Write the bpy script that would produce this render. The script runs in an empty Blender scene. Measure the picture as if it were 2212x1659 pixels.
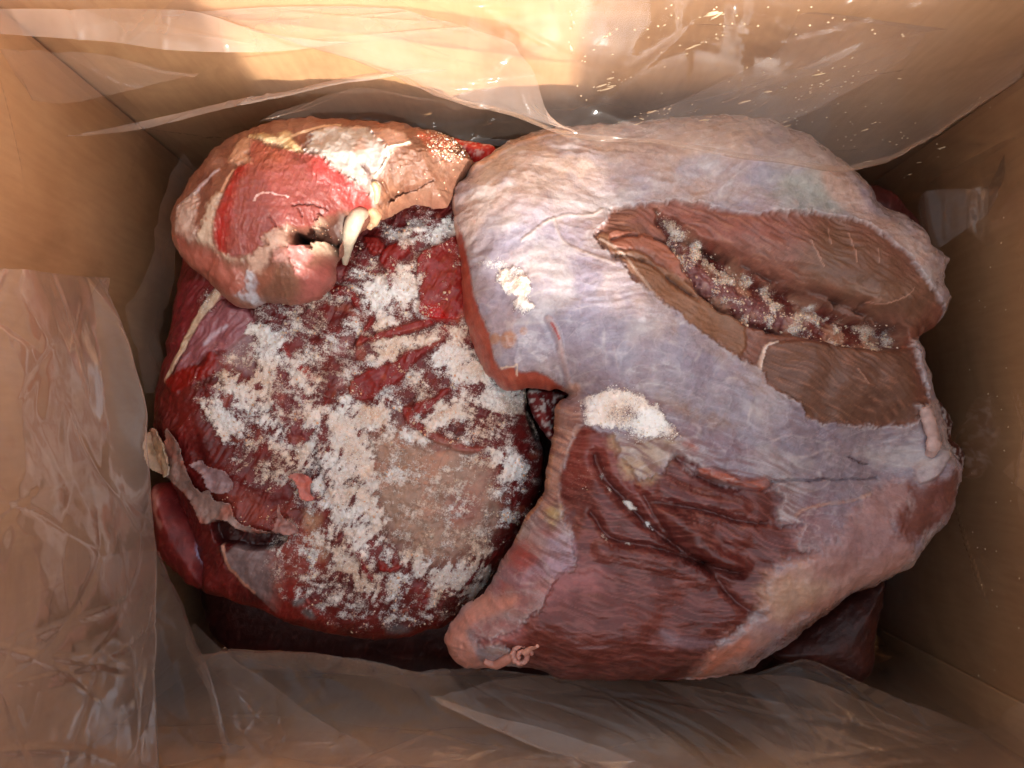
import bpy, math
import numpy as np

# ------------------------------------------------------------------ camera, sky, sun, exposure
FPX, CAMH, TILT = 1663.0, 0.58, math.radians(3.97)
scene = bpy.context.scene
cam_data = bpy.data.cameras.new('camera')
cam_data.sensor_width = 36.0
cam_data.lens = FPX / 2212.0 * 36.0
cam_data.clip_start = 0.01
cam_data.clip_end = 50.0
cam = bpy.data.objects.new('camera', cam_data)
scene.collection.objects.link(cam)
cam.location = (0, 0, CAMH)
cam.rotation_euler = (TILT, 0, 0)
scene.camera = cam

SUN_EL, SUN_AZ = math.radians(30.0), math.radians(166.0)   # sun stands low in front of the box, a little to the right
world = bpy.data.worlds.new('World')
scene.world = world
world.use_nodes = True
wn = world.node_tree.nodes
wl = world.node_tree.links
sky = wn.new('ShaderNodeTexSky')
sky.sky_type = 'NISHITA'
sky.sun_disc = False
sky.sun_elevation = SUN_EL
sky.sun_rotation = SUN_AZ
sky.air_density = 1.6
sky.dust_density = 4.0
sky.ozone_density = 0.6
wn['Background'].inputs['Strength'].default_value = 0.15
hsv = wn.new('ShaderNodeHueSaturation'); hsv.inputs['Saturation'].default_value = 0.35
wl.new(sky.outputs[0], hsv.inputs['Color'])
wl.new(hsv.outputs[0], wn['Background'].inputs['Color'])

sun_data = bpy.data.lights.new('sun', 'SUN')
sun_data.energy = 2.0
sun_data.angle = math.radians(1.6)
sun_data.color = (1.0, 0.94, 0.85)
sun = bpy.data.objects.new('sun', sun_data)
scene.collection.objects.link(sun)
sd = np.array([math.sin(SUN_AZ) * math.cos(SUN_EL), math.cos(SUN_AZ) * math.cos(SUN_EL), math.sin(SUN_EL)])
import mathutils
sun.rotation_euler = mathutils.Vector(sd).to_track_quat('Z', 'Y').to_euler()
sun.location = (0, -1, 2)

scene.view_settings.view_transform = 'Standard'
scene.view_settings.look = 'None'
scene.view_settings.exposure = 1.57
scene.view_settings.gamma = 1.0
scene.render.engine = 'CYCLES'
scene.cycles.use_denoising = True
scene.cycles.max_bounces = 14
scene.cycles.diffuse_bounces = 7
scene.cycles.glossy_bounces = 3
scene.cycles.transparent_max_bounces = 24
scene.cycles.caustics_reflective = False
scene.cycles.caustics_refractive = False

# ------------------------------------------------------------------ helpers
RNG = np.random.default_rng(7)
PERM = np.random.default_rng(3).permutation(256)
GA = np.random.default_rng(4).uniform(0, 2 * np.pi, 256)
GX, GY = np.cos(GA), np.sin(GA)

def pnoise(x, y, seed=0):
    x = np.asarray(x, float) + seed * 17.13
    y = np.asarray(y, float) + seed * 9.71
    xi = np.floor(x).astype(int); yi = np.floor(y).astype(int)
    xf = x - xi; yf = y - yi
    u = xf * xf * xf * (xf * (xf * 6 - 15) + 10)
    v = yf * yf * yf * (yf * (yf * 6 - 15) + 10)
    def g(a, b, dx, dy):
        h = PERM[(PERM[a & 255] + b) & 255]
        return GX[h] * dx + GY[h] * dy
    n0 = g(xi, yi, xf, yf) * (1 - u) + g(xi + 1, yi, xf - 1, yf) * u
    n1 = g(xi, yi + 1, xf, yf - 1) * (1 - u) + g(xi + 1, yi + 1, xf - 1, yf - 1) * u
    return (n0 * (1 - v) + n1 * v) * 1.5

def fbm(x, y, octv=4, seed=0, gain=0.5):
    s, a, f, t = 0, 1.0, 1.0, 0
    for o in range(octv):
        s = s + a * pnoise(x * f, y * f, seed + o * 5); t += a
        a *= gain; f *= 2.03
    return s / t

def ridged(x, y, octv=3, seed=0):
    s, a, f, t = 0, 1.0, 1.0, 0
    for o in range(octv):
        s = s + a * (1 - np.abs(pnoise(x * f, y * f, seed + o * 7)) * 2.0); t += a
        a *= 0.5; f *= 2.1
    return s / t

def tnoise(x, y, seed=0):
    """faceted noise: random heights on a triangle lattice, joined by flat triangles"""
    x = np.asarray(x, float) + seed * 13.7; y = np.asarray(y, float) + seed * 7.9
    k = (x + y) * 0.3660254; u, v = x + k, y + k
    i, j = np.floor(u).astype(int), np.floor(v).astype(int); a, b = u - i, v - j
    h = lambda p, q: PERM[(PERM[p & 255] + q) & 255] / 127.5 - 1
    lo = a > b
    return np.where(lo, h(i, j) * (1 - a) + h(i + 1, j) * (a - b) + h(i + 1, j + 1) * b, h(i, j) * (1 - b) + h(i, j + 1) * (b - a) + h(i + 1, j + 1) * a)

def sstep(a, b, x):
    t = np.clip((x - a) / (b - a), 0, 1)
    return t * t * (3 - 2 * t)

def lin(r, g, b):
    c = np.array([r, g, b], float) / 255.0
    return np.where(c <= 0.04045, c / 12.92, ((c + 0.055) / 1.055) ** 2.4)

def unproj(u, v, z):
    """where the sight line of photo point (u, v) meets height z"""
    u = np.asarray(u, float); v = np.asarray(v, float)
    dx = (u - 1106.0) / FPX
    dy = (829.5 - v) / FPX
    c, s = math.cos(TILT), math.sin(TILT)
    wy = dy * c + s
    wz = dy * s - c
    t = (z - CAMH) / wz
    return dx * t, wy * t

def CS(u0, v0, s):
    def f(txt):
        return [(u0 + s * float(p.split(',')[0]), v0 + s * float(p.split(',')[1])) for p in txt.split()]
    return f
UV = CS(0, 0, 1)
cA = CS(353.9, 243.3, .26667); cB = CS(718.9, 243.3, .26667); cC = CS(320.7, 608.3, .26667)
cD = CS(718.9, 608.3, .26667); cE = CS(309.7, 940.1, .26667); cF = CS(718.9, 995.4, .3)
z3 = CS(940.1, 248.85, .41657); z4 = CS(1493.1, 276.5, .4); z5 = CS(940.1, 829.5, .4); z6 = CS(1437.8, 829.5, .4)

def catmull(P, n, closed):
    P = np.asarray(P, float)
    N = len(P)
    out = []
    rng = range(N if closed else N - 1)
    for i in rng:
        if closed:
            p0, p1, p2, p3 = P[(i - 1) % N], P[i], P[(i + 1) % N], P[(i + 2) % N]
        else:
            p0, p1, p2, p3 = P[max(i - 1, 0)], P[i], P[i + 1], P[min(i + 2, N - 1)]
        t = np.linspace(0, 1, n, endpoint=False)[:, None]
        out.append(0.5 * ((2 * p1) + (-p0 + p2) * t + (2 * p0 - 5 * p1 + 4 * p2 - p3) * t ** 2 + (-p0 + 3 * p1 - 3 * p2 + p3) * t ** 3))
    if not closed:
        out.append(P[-1:])
    return np.vstack(out)

def seg_d2(px, py, a, b):
    ex, ey = b[0] - a[0], b[1] - a[1]
    L = ex * ex + ey * ey + 1e-18
    t = np.clip(((px - a[0]) * ex + (py - a[1]) * ey) / L, 0, 1)
    return (px - a[0] - t * ex) ** 2 + (py - a[1] - t * ey) ** 2, t

def sdf_poly(px, py, poly):
    d2 = np.full(px.shape, 1e9); ins = np.zeros(px.shape, bool)
    N = len(poly)
    for i in range(N):
        a, b = poly[i], poly[(i + 1) % N]
        d2 = np.minimum(d2, seg_d2(px, py, a, b)[0])
        if a[1] != b[1]:
            c = ((a[1] > py) != (b[1] > py)) & (px < (b[0] - a[0]) * (py - a[1]) / (b[1] - a[1]) + a[0])
            ins ^= c
    d = np.sqrt(d2)
    return np.where(ins, d, -d)

COL = scene.collection
def link(o, parent=None):
    COL.objects.link(o)
    if parent is not None:
        o.parent = parent
    return o
def tag(o, label=None, cat=None, group=None, kind=None):
    if label: o['label'] = label
    if cat: o['category'] = cat
    if group: o['group'] = group
    if kind: o['kind'] = kind
    return o
def empty(name, loc):
    e = bpy.data.objects.new(name, None)
    e.location = loc
    e.empty_display_size = 0.02
    return link(e)

def mesh_obj(name, V, F, mat, parent=None, attrs=None, normals=None, smooth=True, origin=None):
    V = np.asarray(V, float)
    if origin is not None:
        V = V - np.asarray(origin, float)
    me = bpy.data.meshes.new(name)
    F = np.asarray(F, np.int32)
    k = F.shape[1]
    me.vertices.add(len(V)); me.vertices.foreach_set('co', V.astype(np.float32).ravel())
    me.loops.add(F.size); me.loops.foreach_set('vertex_index', F.ravel())
    me.polygons.add(len(F))
    me.polygons.foreach_set('loop_start', np.arange(0, F.size, k, dtype=np.int32))
    me.polygons.foreach_set('loop_total', np.full(len(F), k, np.int32))
    me.update(calc_edges=True)
    if smooth:
        me.polygons.foreach_set('use_smooth', np.ones(len(F), bool))
    for an, av in (attrs or {}).items():
        av = np.asarray(av, np.float32)
        if av.ndim == 2:
            at = me.attributes.new(an, 'FLOAT_COLOR', 'POINT')
            at.data.foreach_set('color', np.hstack([av, np.ones((len(av), 1), np.float32)]).ravel())
        else:
            at = me.attributes.new(an, 'FLOAT', 'POINT')
            at.data.foreach_set('value', av)
    if normals is not None:
        me.normals_split_custom_set_from_vertices(normals.astype(np.float32))
    me.materials.append(mat)
    o = bpy.data.objects.new(name, me)
    return link(o, parent)

# ------------------------------------------------------------------ materials
def new_mat(name):
    m = bpy.data.materials.new(name); m.use_nodes = True
    return m, m.node_tree.nodes, m.node_tree.links, m.node_tree.nodes['Principled BSDF']

def flesh_material():
    m, n, l, b = new_mat('flesh')
    col = n.new('ShaderNodeAttribute'); col.attribute_name = 'Col'
    ro = n.new('ShaderNodeAttribute'); ro.attribute_name = 'Rough'
    tc = n.new('ShaderNodeTexCoord')
    no = n.new('ShaderNodeTexNoise'); no.inputs['Scale'].default_value = 240; no.inputs['Detail'].default_value = 6; no.inputs['Roughness'].default_value = 0.65
    l.new(tc.outputs['Object'], no.inputs['Vector'])
    mr = n.new('ShaderNodeMapRange'); mr.inputs[3].default_value = 0.76; mr.inputs[4].default_value = 1.22
    mr.inputs[1].default_value = 0.25; mr.inputs[2].default_value = 0.75
    l.new(no.outputs['Fac'], mr.inputs[0])
    mx = n.new('ShaderNodeMix'); mx.data_type = 'RGBA'; mx.blend_type = 'MULTIPLY'; mx.inputs[0].default_value = 1.0
    l.new(col.outputs['Color'], mx.inputs[6]); l.new(mr.outputs[0], mx.inputs[7])
    fa = n.new('ShaderNodeAttribute'); fa.attribute_name = 'Frost'
    fn = n.new('ShaderNodeTexNoise'); fn.inputs['Scale'].default_value = 950; fn.inputs['Detail'].default_value = 5; fn.inputs['Roughness'].default_value = 0.72
    l.new(tc.outputs['Object'], fn.inputs['Vector'])
    inv = n.new('ShaderNodeMapRange'); inv.inputs[3].default_value = 0.78; inv.inputs[4].default_value = 0.22
    l.new(fa.outputs['Fac'], inv.inputs[0])
    sb = n.new('ShaderNodeMath'); sb.operation = 'SUBTRACT'; l.new(fn.outputs['Fac'], sb.inputs[0]); l.new(inv.outputs[0], sb.inputs[1])
    fm = n.new('ShaderNodeMapRange'); fm.inputs[1].default_value = -0.10; fm.inputs[2].default_value = 0.11
    l.new(sb.outputs[0], fm.inputs[0])
    gt = n.new('ShaderNodeMath'); gt.operation = 'MULTIPLY'; l.new(fm.outputs[0], gt.inputs[0])
    g2 = n.new('ShaderNodeMapRange'); g2.inputs[1].default_value = 0.02; g2.inputs[2].default_value = 0.12; l.new(fa.outputs['Fac'], g2.inputs[0]); l.new(g2.outputs[0], gt.inputs[1])
    fn2 = n.new('ShaderNodeTexNoise'); fn2.inputs['Scale'].default_value = 38; fn2.inputs['Detail'].default_value = 4
    l.new(tc.outputs['Object'], fn2.inputs['Vector'])
    fr = n.new('ShaderNodeValToRGB'); fr.color_ramp.elements[0].position = 0.4; fr.color_ramp.elements[0].color = (*lin(240, 238, 236), 1)
    fr.color_ramp.elements[1].position = 0.66; fr.color_ramp.elements[1].color = (*lin(226, 200, 178), 1)
    l.new(fn2.outputs['Fac'], fr.inputs[0])
    mf = n.new('ShaderNodeMix'); mf.data_type = 'RGBA'; l.new(gt.outputs[0], mf.inputs[0]); l.new(mx.outputs[2], mf.inputs[6]); l.new(fr.outputs[0], mf.inputs[7])
    l.new(mf.outputs[2], b.inputs['Base Color'])
    mr2 = n.new('ShaderNodeMix'); l.new(gt.outputs[0], mr2.inputs[0]); l.new(ro.outputs['Fac'], mr2.inputs[2]); mr2.inputs[3].default_value = 0.7
    l.new(mr2.outputs[0], b.inputs['Roughness'])
    n2 = n.new('ShaderNodeTexNoise'); n2.inputs['Scale'].default_value = 700; n2.inputs['Detail'].default_value = 3
    l.new(tc.outputs['Object'], n2.inputs['Vector'])
    bp = n.new('ShaderNodeBump'); bp.inputs['Strength'].default_value = 0.5; bp.inputs['Distance'].default_value = 0.0012
    hs = n.new('ShaderNodeMath'); hs.operation = 'MULTIPLY_ADD'; hs.inputs[1].default_value = 0.45; l.new(n2.outputs['Fac'], hs.inputs[0]); l.new(gt.outputs[0], hs.inputs[2])
    l.new(hs.outputs[0], bp.inputs['Height']); l.new(bp.outputs[0], b.inputs['Normal'])
    b.inputs['Subsurface Weight'].default_value = 0.12
    b.inputs['Subsurface Radius'].default_value = (1.0, 0.35, 0.25)
    b.inputs['Subsurface Scale'].default_value = 0.003
    b.inputs['Specular IOR Level'].default_value = 0.5
    return m
FLESH = flesh_material()

def grain_material():
    m, n, l, b = new_mat('frost_grain')
    col = n.new('ShaderNodeAttribute'); col.attribute_name = 'Col'
    l.new(col.outputs['Color'], b.inputs['Base Color'])
    b.inputs['Roughness'].default_value = 0.45
    b.inputs['Subsurface Weight'].default_value = 0.15
    b.inputs['Subsurface Scale'].default_value = 0.002
    return m
GRAIN = grain_material()

def card_material():
    m, n, l, b = new_mat('kraft_cardboard')
    tc = n.new('ShaderNodeTexCoord')
    a = n.new('ShaderNodeTexNoise'); a.inputs['Scale'].default_value = 9; a.inputs['Detail'].default_value = 6
    l.new(tc.outputs['Object'], a.inputs['Vector'])
    mp = n.new('ShaderNodeMapping'); mp.inputs['Scale'].default_value = (260, 260, 40)
    l.new(tc.outputs['Object'], mp.inputs['Vector'])
    f = n.new('ShaderNodeTexNoise'); f.inputs['Scale'].default_value = 1.0; f.inputs['Detail'].default_value = 3
    l.new(mp.outputs[0], f.inputs['Vector'])
    ad = n.new('ShaderNodeMath'); ad.operation = 'MULTIPLY_ADD'; ad.inputs[1].default_value = 0.35
    l.new(f.outputs['Fac'], ad.inputs[0]); l.new(a.outputs['Fac'], ad.inputs[2])
    a.inputs['Roughness'].default_value = 0.62
    r = n.new('ShaderNodeValToRGB')
    r.color_ramp.elements[0].position = 0.42; r.color_ramp.elements[0].color = (*lin(180, 134, 92), 1)
    r.color_ramp.elements[1].position = 0.92; r.color_ramp.elements[1].color = (*lin(214, 170, 124), 1)
    l.new(ad.outputs[0], r.inputs[0])
    st = n.new('ShaderNodeTexNoise'); st.inputs['Scale'].default_value = 5.5; st.inputs['Detail'].default_value = 7; st.inputs['Roughness'].default_value = 0.6; st.inputs['Distortion'].default_value = 1.2
    l.new(tc.outputs['Object'], st.inputs['Vector'])
    sr = n.new('ShaderNodeMapRange'); sr.inputs[1].default_value = 0.5; sr.inputs[2].default_value = 0.66; sr.inputs[3].default_value = 0.0; sr.inputs[4].default_value = 0.6
    l.new(st.outputs['Fac'], sr.inputs[0])
    sm = n.new('ShaderNodeMix'); sm.data_type = 'RGBA'; l.new(sr.outputs[0], sm.inputs[0]); l.new(r.outputs[0], sm.inputs[6]); sm.inputs[7].default_value = (*lin(140, 98, 60), 1)
    l.new(sm.outputs[2], b.inputs['Base Color'])
    b.inputs['Roughness'].default_value = 0.75
    bp = n.new('ShaderNodeBump'); bp.inputs['Strength'].default_value = 0.15; bp.inputs['Distance'].default_value = 0.001
    l.new(f.outputs['Fac'], bp.inputs['Height']); l.new(bp.outputs[0], b.inputs['Normal'])
    return m
CARD = card_material()

def film_material(name, veil, rough):
    m = bpy.data.materials.new(name); m.use_nodes = True
    n, l = m.node_tree.nodes, m.node_tree.links
    n.clear()
    out = n.new('ShaderNodeOutputMaterial')
    tr = n.new('ShaderNodeBsdfTransparent'); tr.inputs[0].default_value = (0.985, 0.975, 0.965, 1)
    df = n.new('ShaderNodeBsdfDiffuse'); df.inputs[0].default_value = (0.90, 0.74, 0.65, 1)
    tl = n.new('ShaderNodeBsdfTranslucent'); tl.inputs[0].default_value = (0.90, 0.74, 0.65, 1)
    dt = n.new('ShaderNodeMixShader'); dt.inputs[0].default_value = 0.5
    l.new(df.outputs[0], dt.inputs[1]); l.new(tl.outputs[0], dt.inputs[2])
    tc = n.new('ShaderNodeTexCoord')
    no = n.new('ShaderNodeTexNoise'); no.inputs['Scale'].default_value = 14; no.inputs['Detail'].default_value = 5
    l.new(tc.outputs['Object'], no.inputs['Vector'])
    mr = n.new('ShaderNodeMapRange'); mr.inputs[1].default_value = 0.3; mr.inputs[2].default_value = 0.75
    mr.inputs[3].default_value = veil * 0.55; mr.inputs[4].default_value = veil * 1.5
    l.new(no.outputs['Fac'], mr.inputs[0])
    lw = n.new('ShaderNodeLayerWeight'); lw.inputs[0].default_value = 0.5
    pw = n.new('ShaderNodeMath'); pw.operation = 'POWER'; pw.inputs[1].default_value = 3.0; l.new(lw.outputs['Facing'], pw.inputs[0])
    ma = n.new('ShaderNodeMath'); ma.operation = 'MULTIPLY_ADD'; ma.inputs[1].default_value = 2.0; ma.inputs[2].default_value = 0.8; l.new(pw.outputs[0], ma.inputs[0])
    mv = n.new('ShaderNodeMath'); mv.operation = 'MULTIPLY'; mv.use_clamp = True; l.new(ma.outputs[0], mv.inputs[0]); l.new(mr.outputs[0], mv.inputs[1])
    m1 = n.new('ShaderNodeMixShader'); l.new(mv.outputs[0], m1.inputs[0])
    l.new(tr.outputs[0], m1.inputs[1]); l.new(dt.outputs[0], m1.inputs[2])
    gl = n.new('ShaderNodeBsdfGlossy'); gl.inputs['Roughness'].default_value = rough
    gl.inputs[0].default_value = (0.95, 0.95, 0.97, 1)
    fr = n.new('ShaderNodeFresnel'); fr.inputs['IOR'].default_value = 1.5
    m2 = n.new('ShaderNodeMixShader')
    fm = n.new('ShaderNodeMath'); fm.operation = 'MULTIPLY'; fm.inputs[1].default_value = 0.28
    l.new(fr.outputs[0], fm.inputs[0]); l.new(fm.outputs[0], m2.inputs[0]); l.new(m1.outputs[0], m2.inputs[1]); l.new(gl.outputs[0], m2.inputs[2])
    l.new(m2.outputs[0], out.inputs[0])
    n3 = n.new('ShaderNodeTexNoise'); n3.inputs['Scale'].default_value = 55; n3.inputs['Detail'].default_value = 3
    l.new(tc.outputs['Object'], n3.inputs['Vector'])
    bp = n.new('ShaderNodeBump'); bp.inputs['Strength'].default_value = 0.12; bp.inputs['Distance'].default_value = 0.002
    l.new(n3.outputs['Fac'], bp.inputs['Height'])
    l.new(bp.outputs[0], gl.inputs['Normal'])
    return m
FILM = film_material('polythene_film', 0.12, 0.11)
FILM_HAZE = film_material('polythene_film_hazy', 0.42, 0.13)
FILM_THICK = film_material('polythene_film_doubled', 0.24, 0.13)
FILM_WALL = film_material('polythene_film_wall', 0.05, 0.12)

def plain(name, c, rough, sss=0):
    m, n, l, b = new_mat(name)
    tc = n.new('ShaderNodeTexCoord')
    no = n.new('ShaderNodeTexNoise'); no.inputs['Scale'].default_value = 60; no.inputs['Detail'].default_value = 5
    l.new(tc.outputs['Object'], no.inputs['Vector'])
    r = n.new('ShaderNodeValToRGB')
    r.color_ramp.elements[0].position = 0.3; r.color_ramp.elements[0].color = (*(lin(*c) * 0.8), 1)
    r.color_ramp.elements[1].position = 0.7; r.color_ramp.elements[1].color = (*np.clip(lin(*c) * 1.12, 0, 1), 1)
    l.new(no.outputs['Fac'], r.inputs[0]); l.new(r.outputs[0], b.inputs['Base Color'])
    b.inputs['Roughness'].default_value = rough
    b.inputs['Subsurface Weight'].default_value = sss
    b.inputs['Subsurface Scale'].default_value = 0.003
    return m
DROP = plain('dried_splash', (214, 188, 152), 0.8)
GROUND = plain('concrete_floor', (128, 124, 118), 0.85)

# ------------------------------------------------------------------ the box
XL, XR, YF, YB, BH, TH = -0.27, 0.32, -0.20, 0.228, 0.30, 0.005
def box_mesh(x0, x1, y0, y1, z0, z1):
    V = [(x, y, z) for z in (z0, z1) for y in (y0, y1) for x in (x0, x1)]
    F = [(0, 2, 3, 1), (4, 5, 7, 6), (0, 1, 5, 4), (2, 6, 7, 3), (0, 4, 6, 2), (1, 3, 7, 5)]
    return np.array(V, float), F
def rot_about(V, p, axis, ang):
    R = np.array(mathutils.Matrix.Rotation(ang, 3, axis))
    return (V - p) @ R.T + p

g = mesh_obj('ground', [(-6, -6, -.178), (6, -6, -.178), (6, 6, -.178), (-6, 6, -.178)], [(0, 1, 2, 3)], GROUND, smooth=False)
tag(g, kind='structure')

FZ = -0.17   # the floor of the box, under a lower layer of meat
bx = empty('cardboard_box', (0.025, 0.014, FZ - 0.006))
tag(bx, 'brown corrugated cardboard box lined with clear plastic and holding raw meat', 'box')
bo = np.array(bx.location)
def board(name, *a, rot=None):
    V, F = box_mesh(*a)
    if rot: V = rot_about(V, *rot)
    o = mesh_obj(name, V, F, CARD, bx, smooth=False, origin=bo)
    md = o.modifiers.new('edge', 'BEVEL'); md.width = 0.0012; md.segments = 2
    return o
board('bottom_panel', XL - TH, XR + TH, YF - TH, YB + TH, FZ - 0.006, FZ - 0.001)
board('side_panel', XL - TH, XL, YF + .0025, YB - .0025, FZ, BH)
board('side_panel', XR, XR + TH, YF + .0025, YB - .0025, FZ, BH)
for xa, xb in ((XL - 2 * TH, XL - TH - .0004), (XR + TH + .0004, XR + 2 * TH)):      # outer strips added to block light behind the corner slots
    for ya, yb in ((YF - TH, YF + .03), (YB - .03, YB + TH)):
        board('glue_tab', xa, xb, ya, yb, FZ, BH - .004)
board('back_panel', XL - TH, XR + TH, YB, YB + TH, FZ, BH)
board('front_panel', XL - TH, XR + TH, YF - TH, YF, FZ, BH)
board('glue_tab', XR - .0035, XR - .0005, YF + .001, YF + .035, FZ + 0.002, BH - .01)
# flaps, out of view: side ones and two front pieces added upright to shape the sun patch, back one hangs outside
board('flap', XR, XR + TH, YF + .004, YB - .004, BH + .003, BH + .19, rot=(np.array([XR + TH, 0, BH]), 'Y', math.radians(1)))
board('flap', XL - TH, XL, YF + .004, YB - .004, BH + .003, BH + .19, rot=(np.array([XL, 0, BH]), 'Y', math.radians(-4)))
board('flap', XL, XR, YB, YB + TH, BH + .003, BH + .16, rot=(np.array([0, YB + TH, BH]), 'X', math.radians(-150)))
board('flap', .148, XR + TH, YF - TH, YF, BH + .003, BH + .16, rot=(np.array([0, YF, BH]), 'X', math.radians(2)))
board('flap', XL + .002, -.055, YF - TH, YF, BH + .003, BH + .16, rot=(np.array([0, YF, BH]), 'X', math.radians(2)))

# ------------------------------------------------------------------ pieces of meat
class Piece:
    """a closed lump: a height field over a traced outline, with rolled edges and an underside"""
    def __init__(s, name, outline, zedge, T, R, res=0.0007, zbot=0.006, under=(0.03, 0.06), smooth=4, power=0.5):
        s.name, s.res, s.zedge = name, res, zedge
        P = np.array(outline, float)
        x, y = unproj(P[:, 0], P[:, 1], zedge)
        s.poly = catmull(np.c_[x, y], smooth + 3, True)
        pp = s.poly.copy(); s.poly[:, 0] += .0016 * fbm(pp[:, 0] * 140, pp[:, 1] * 140, 3, 5); s.poly[:, 1] += .0016 * fbm(pp[:, 0] * 140, pp[:, 1] * 140, 3, 9)
        mn, mx = s.poly.min(0) - 3 * res, s.poly.max(0) + 3 * res
        s.x0, s.y0 = mn
        s.nx = int((mx[0] - mn[0]) / res) + 2; s.ny = int((mx[1] - mn[1]) / res) + 2
        s.X, s.Y = np.meshgrid(s.x0 + np.arange(s.nx) * res, s.y0 + np.arange(s.ny) * res)
        s.d = sdf_poly(s.X, s.Y, s.poly)
        dd = s.d + 0.0016 * fbm(s.X * 90, s.Y * 90, 3, 61) * sstep(0, .004, s.d)
        t = np.clip(dd / R, 0, 1)
        s.H = zedge + T * (1 - (1 - t) ** 2) ** power
        s.D = np.zeros_like(s.H)
        u = np.clip((s.d - under[0] * 0) / under[1], 0, 1)
        s.B = zedge - (zedge - zbot) * (u * u * (3 - 2 * u)) ** 0.7 if under[0] == 0 else zedge - 0.002 * np.clip(s.d / .004, 0, 1) - (zedge - .002 - zbot) * sstep(under[0], under[0] + under[1], s.d)
        s.C = np.zeros(s.H.shape + (3,)); s.R = np.full(s.H.shape, 0.42)
        s.lab = np.zeros(s.H.shape, int); s.names = []
        s.frost = np.zeros_like(s.H); s.Fr = np.zeros_like(s.H)
        s.wx = fbm(s.X * 130, s.Y * 130, 3, 21); s.wy = fbm(s.X * 420, s.Y * 420, 2, 31)
    def samp(s, A, x, y):
        fx = np.clip((x - s.x0) / s.res, 0, s.nx - 1.001); fy = np.clip((y - s.y0) / s.res, 0, s.ny - 1.001)
        i, j = fx.astype(int), fy.astype(int); a, b = fx - i, fy - j
        return A[j, i] * (1 - a) * (1 - b) + A[j, i + 1] * a * (1 - b) + A[j + 1, i] * (1 - a) * b + A[j + 1, i + 1] * a * b
    def onto(s, pts):
        P = np.array(pts, float)
        z = np.full(len(P), s.zedge + 0.02)
        for k in range(14):
            x, y = unproj(P[:, 0], P[:, 1], z)
            z = 0.5 * z + 0.5 * s.samp(s.H, x, y)
        x, y = unproj(P[:, 0], P[:, 1], z)
        return np.c_[x, y]
    def crop(s, P, m):
        i0 = max(int((P[:, 0].min() - m - s.x0) / s.res), 0); i1 = min(int((P[:, 0].max() + m - s.x0) / s.res) + 2, s.nx)
        j0 = max(int((P[:, 1].min() - m - s.y0) / s.res), 0); j1 = min(int((P[:, 1].max() + m - s.y0) / s.res) + 2, s.ny)
        return slice(j0, max(j1, j0 + 1)), slice(i0, max(i1, i0 + 1))
    def sd(s, pts, m=0.02, smooth=3):
        P = catmull(s.onto(pts), smooth, True)
        sl = s.crop(P, m)
        out = np.full(s.H.shape, -m)
        out[sl] = np.maximum(sdf_poly(s.X[sl], s.Y[sl], P), -m)
        return out
    def reg(s, pts, soft=0.0012, warp=0.0012, fine=0.0006):
        d = s.sd(pts) + warp * s.wx + fine * s.wy
        return sstep(-soft, soft, d)
    def line(s, pts, w, w2=None, soft=0.5, warp=0.0008):
        P = catmull(s.onto(pts), 5, False); m = max(w, w2 or 0) * 2 + .004
        sl = s.crop(P, m); X, Y = s.X[sl] + warp * s.wx[sl], s.Y[sl] + warp * s.wy[sl]
        best = np.full(X.shape, 1e9); tt = np.zeros(X.shape)
        for i in range(len(P) - 1):
            d2, t = seg_d2(X, Y, P[i], P[i + 1])
            b = d2 < best
            best[b] = d2[b]; tt[b] = (i + t[b]) / (len(P) - 1)
        ww = w + ((w2 if w2 is not None else w) - w) * tt
        out = np.zeros(s.H.shape)
        out[sl] = sstep(0, 1, np.clip((ww - np.sqrt(best)) / (ww * soft), 0, 1))
        return out
    def blob(s, u, v, r):
        p = s.onto([(u, v)])[0]; r = r * (CAMH - s.zedge - .02) / FPX
        return np.exp(-((s.X - p[0]) ** 2 + (s.Y - p[1]) ** 2) / r ** 2)
    def ell(s, a, b, r):
        """soft ridge from photo point a to b of half-width r photo pixels"""
        P = s.onto([a, b]); r = r * (CAMH - s.zedge - .02) / FPX
        d2, t = seg_d2(s.X, s.Y, P[0], P[1])
        return np.exp(-d2 / r ** 2)
    def tint(s, m, c, rough=None, k=1.0):
        m = np.clip(m * k, 0, 1)
        s.C = s.C * (1 - m[..., None]) + (c if isinstance(c, np.ndarray) and c.ndim == 3 else lin(*c)) * m[..., None]
        if rough is not None:
            s.R = s.R * (1 - m) + rough * m
    def part(s, name, m):
        s.names.append(name)
        s.lab[m > 0.5] = len(s.names) - 1
    def fibre(s, ang, ln, wd, seed=0, octv=3):
        a = math.radians(ang); c, q = math.cos(a), math.sin(a)
        w = 0.004 * fbm(s.X * 40, s.Y * 40, 2, seed + 3) + 0.012 * fbm(s.X * 11, s.Y * 11, 2, seed + 8)
        x = (s.X * c + s.Y * q) ; y = (-s.X * q + s.Y * c) + w
        return fbm(x / ln, y / wd, octv, seed)
    def build(s, origin_z, label, cat, group=None):
        Z = s.H + s.D
        keepv = s.d > -s.res * 0.95
        cell = keepv[:-1, :-1] & keepv[1:, :-1] & keepv[:-1, 1:] & keepv[1:, 1:]
        gy, gx = np.gradient(s.d, s.res)
        gn = np.sqrt(gx * gx + gy * gy) + 1e-9
        X, Y = s.X.copy(), s.Y.copy()
        out = s.d < s.res * 0.3
        X[out] -= (gx / gn * s.d)[out]; Y[out] -= (gy / gn * s.d)[out]
        Z = np.where(out, s.zedge, np.maximum(Z, s.B + 0.001))
        idx = -np.ones(s.H.shape, int)
        used = np.zeros(s.H.shape, bool)
        used[:-1, :-1] |= cell; used[1:, :-1] |= cell; used[:-1, 1:] |= cell; used[1:, 1:] |= cell
        nv = used.sum(); idx[used] = np.arange(nv)
        cnt = np.zeros(s.H.shape, int)
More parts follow.
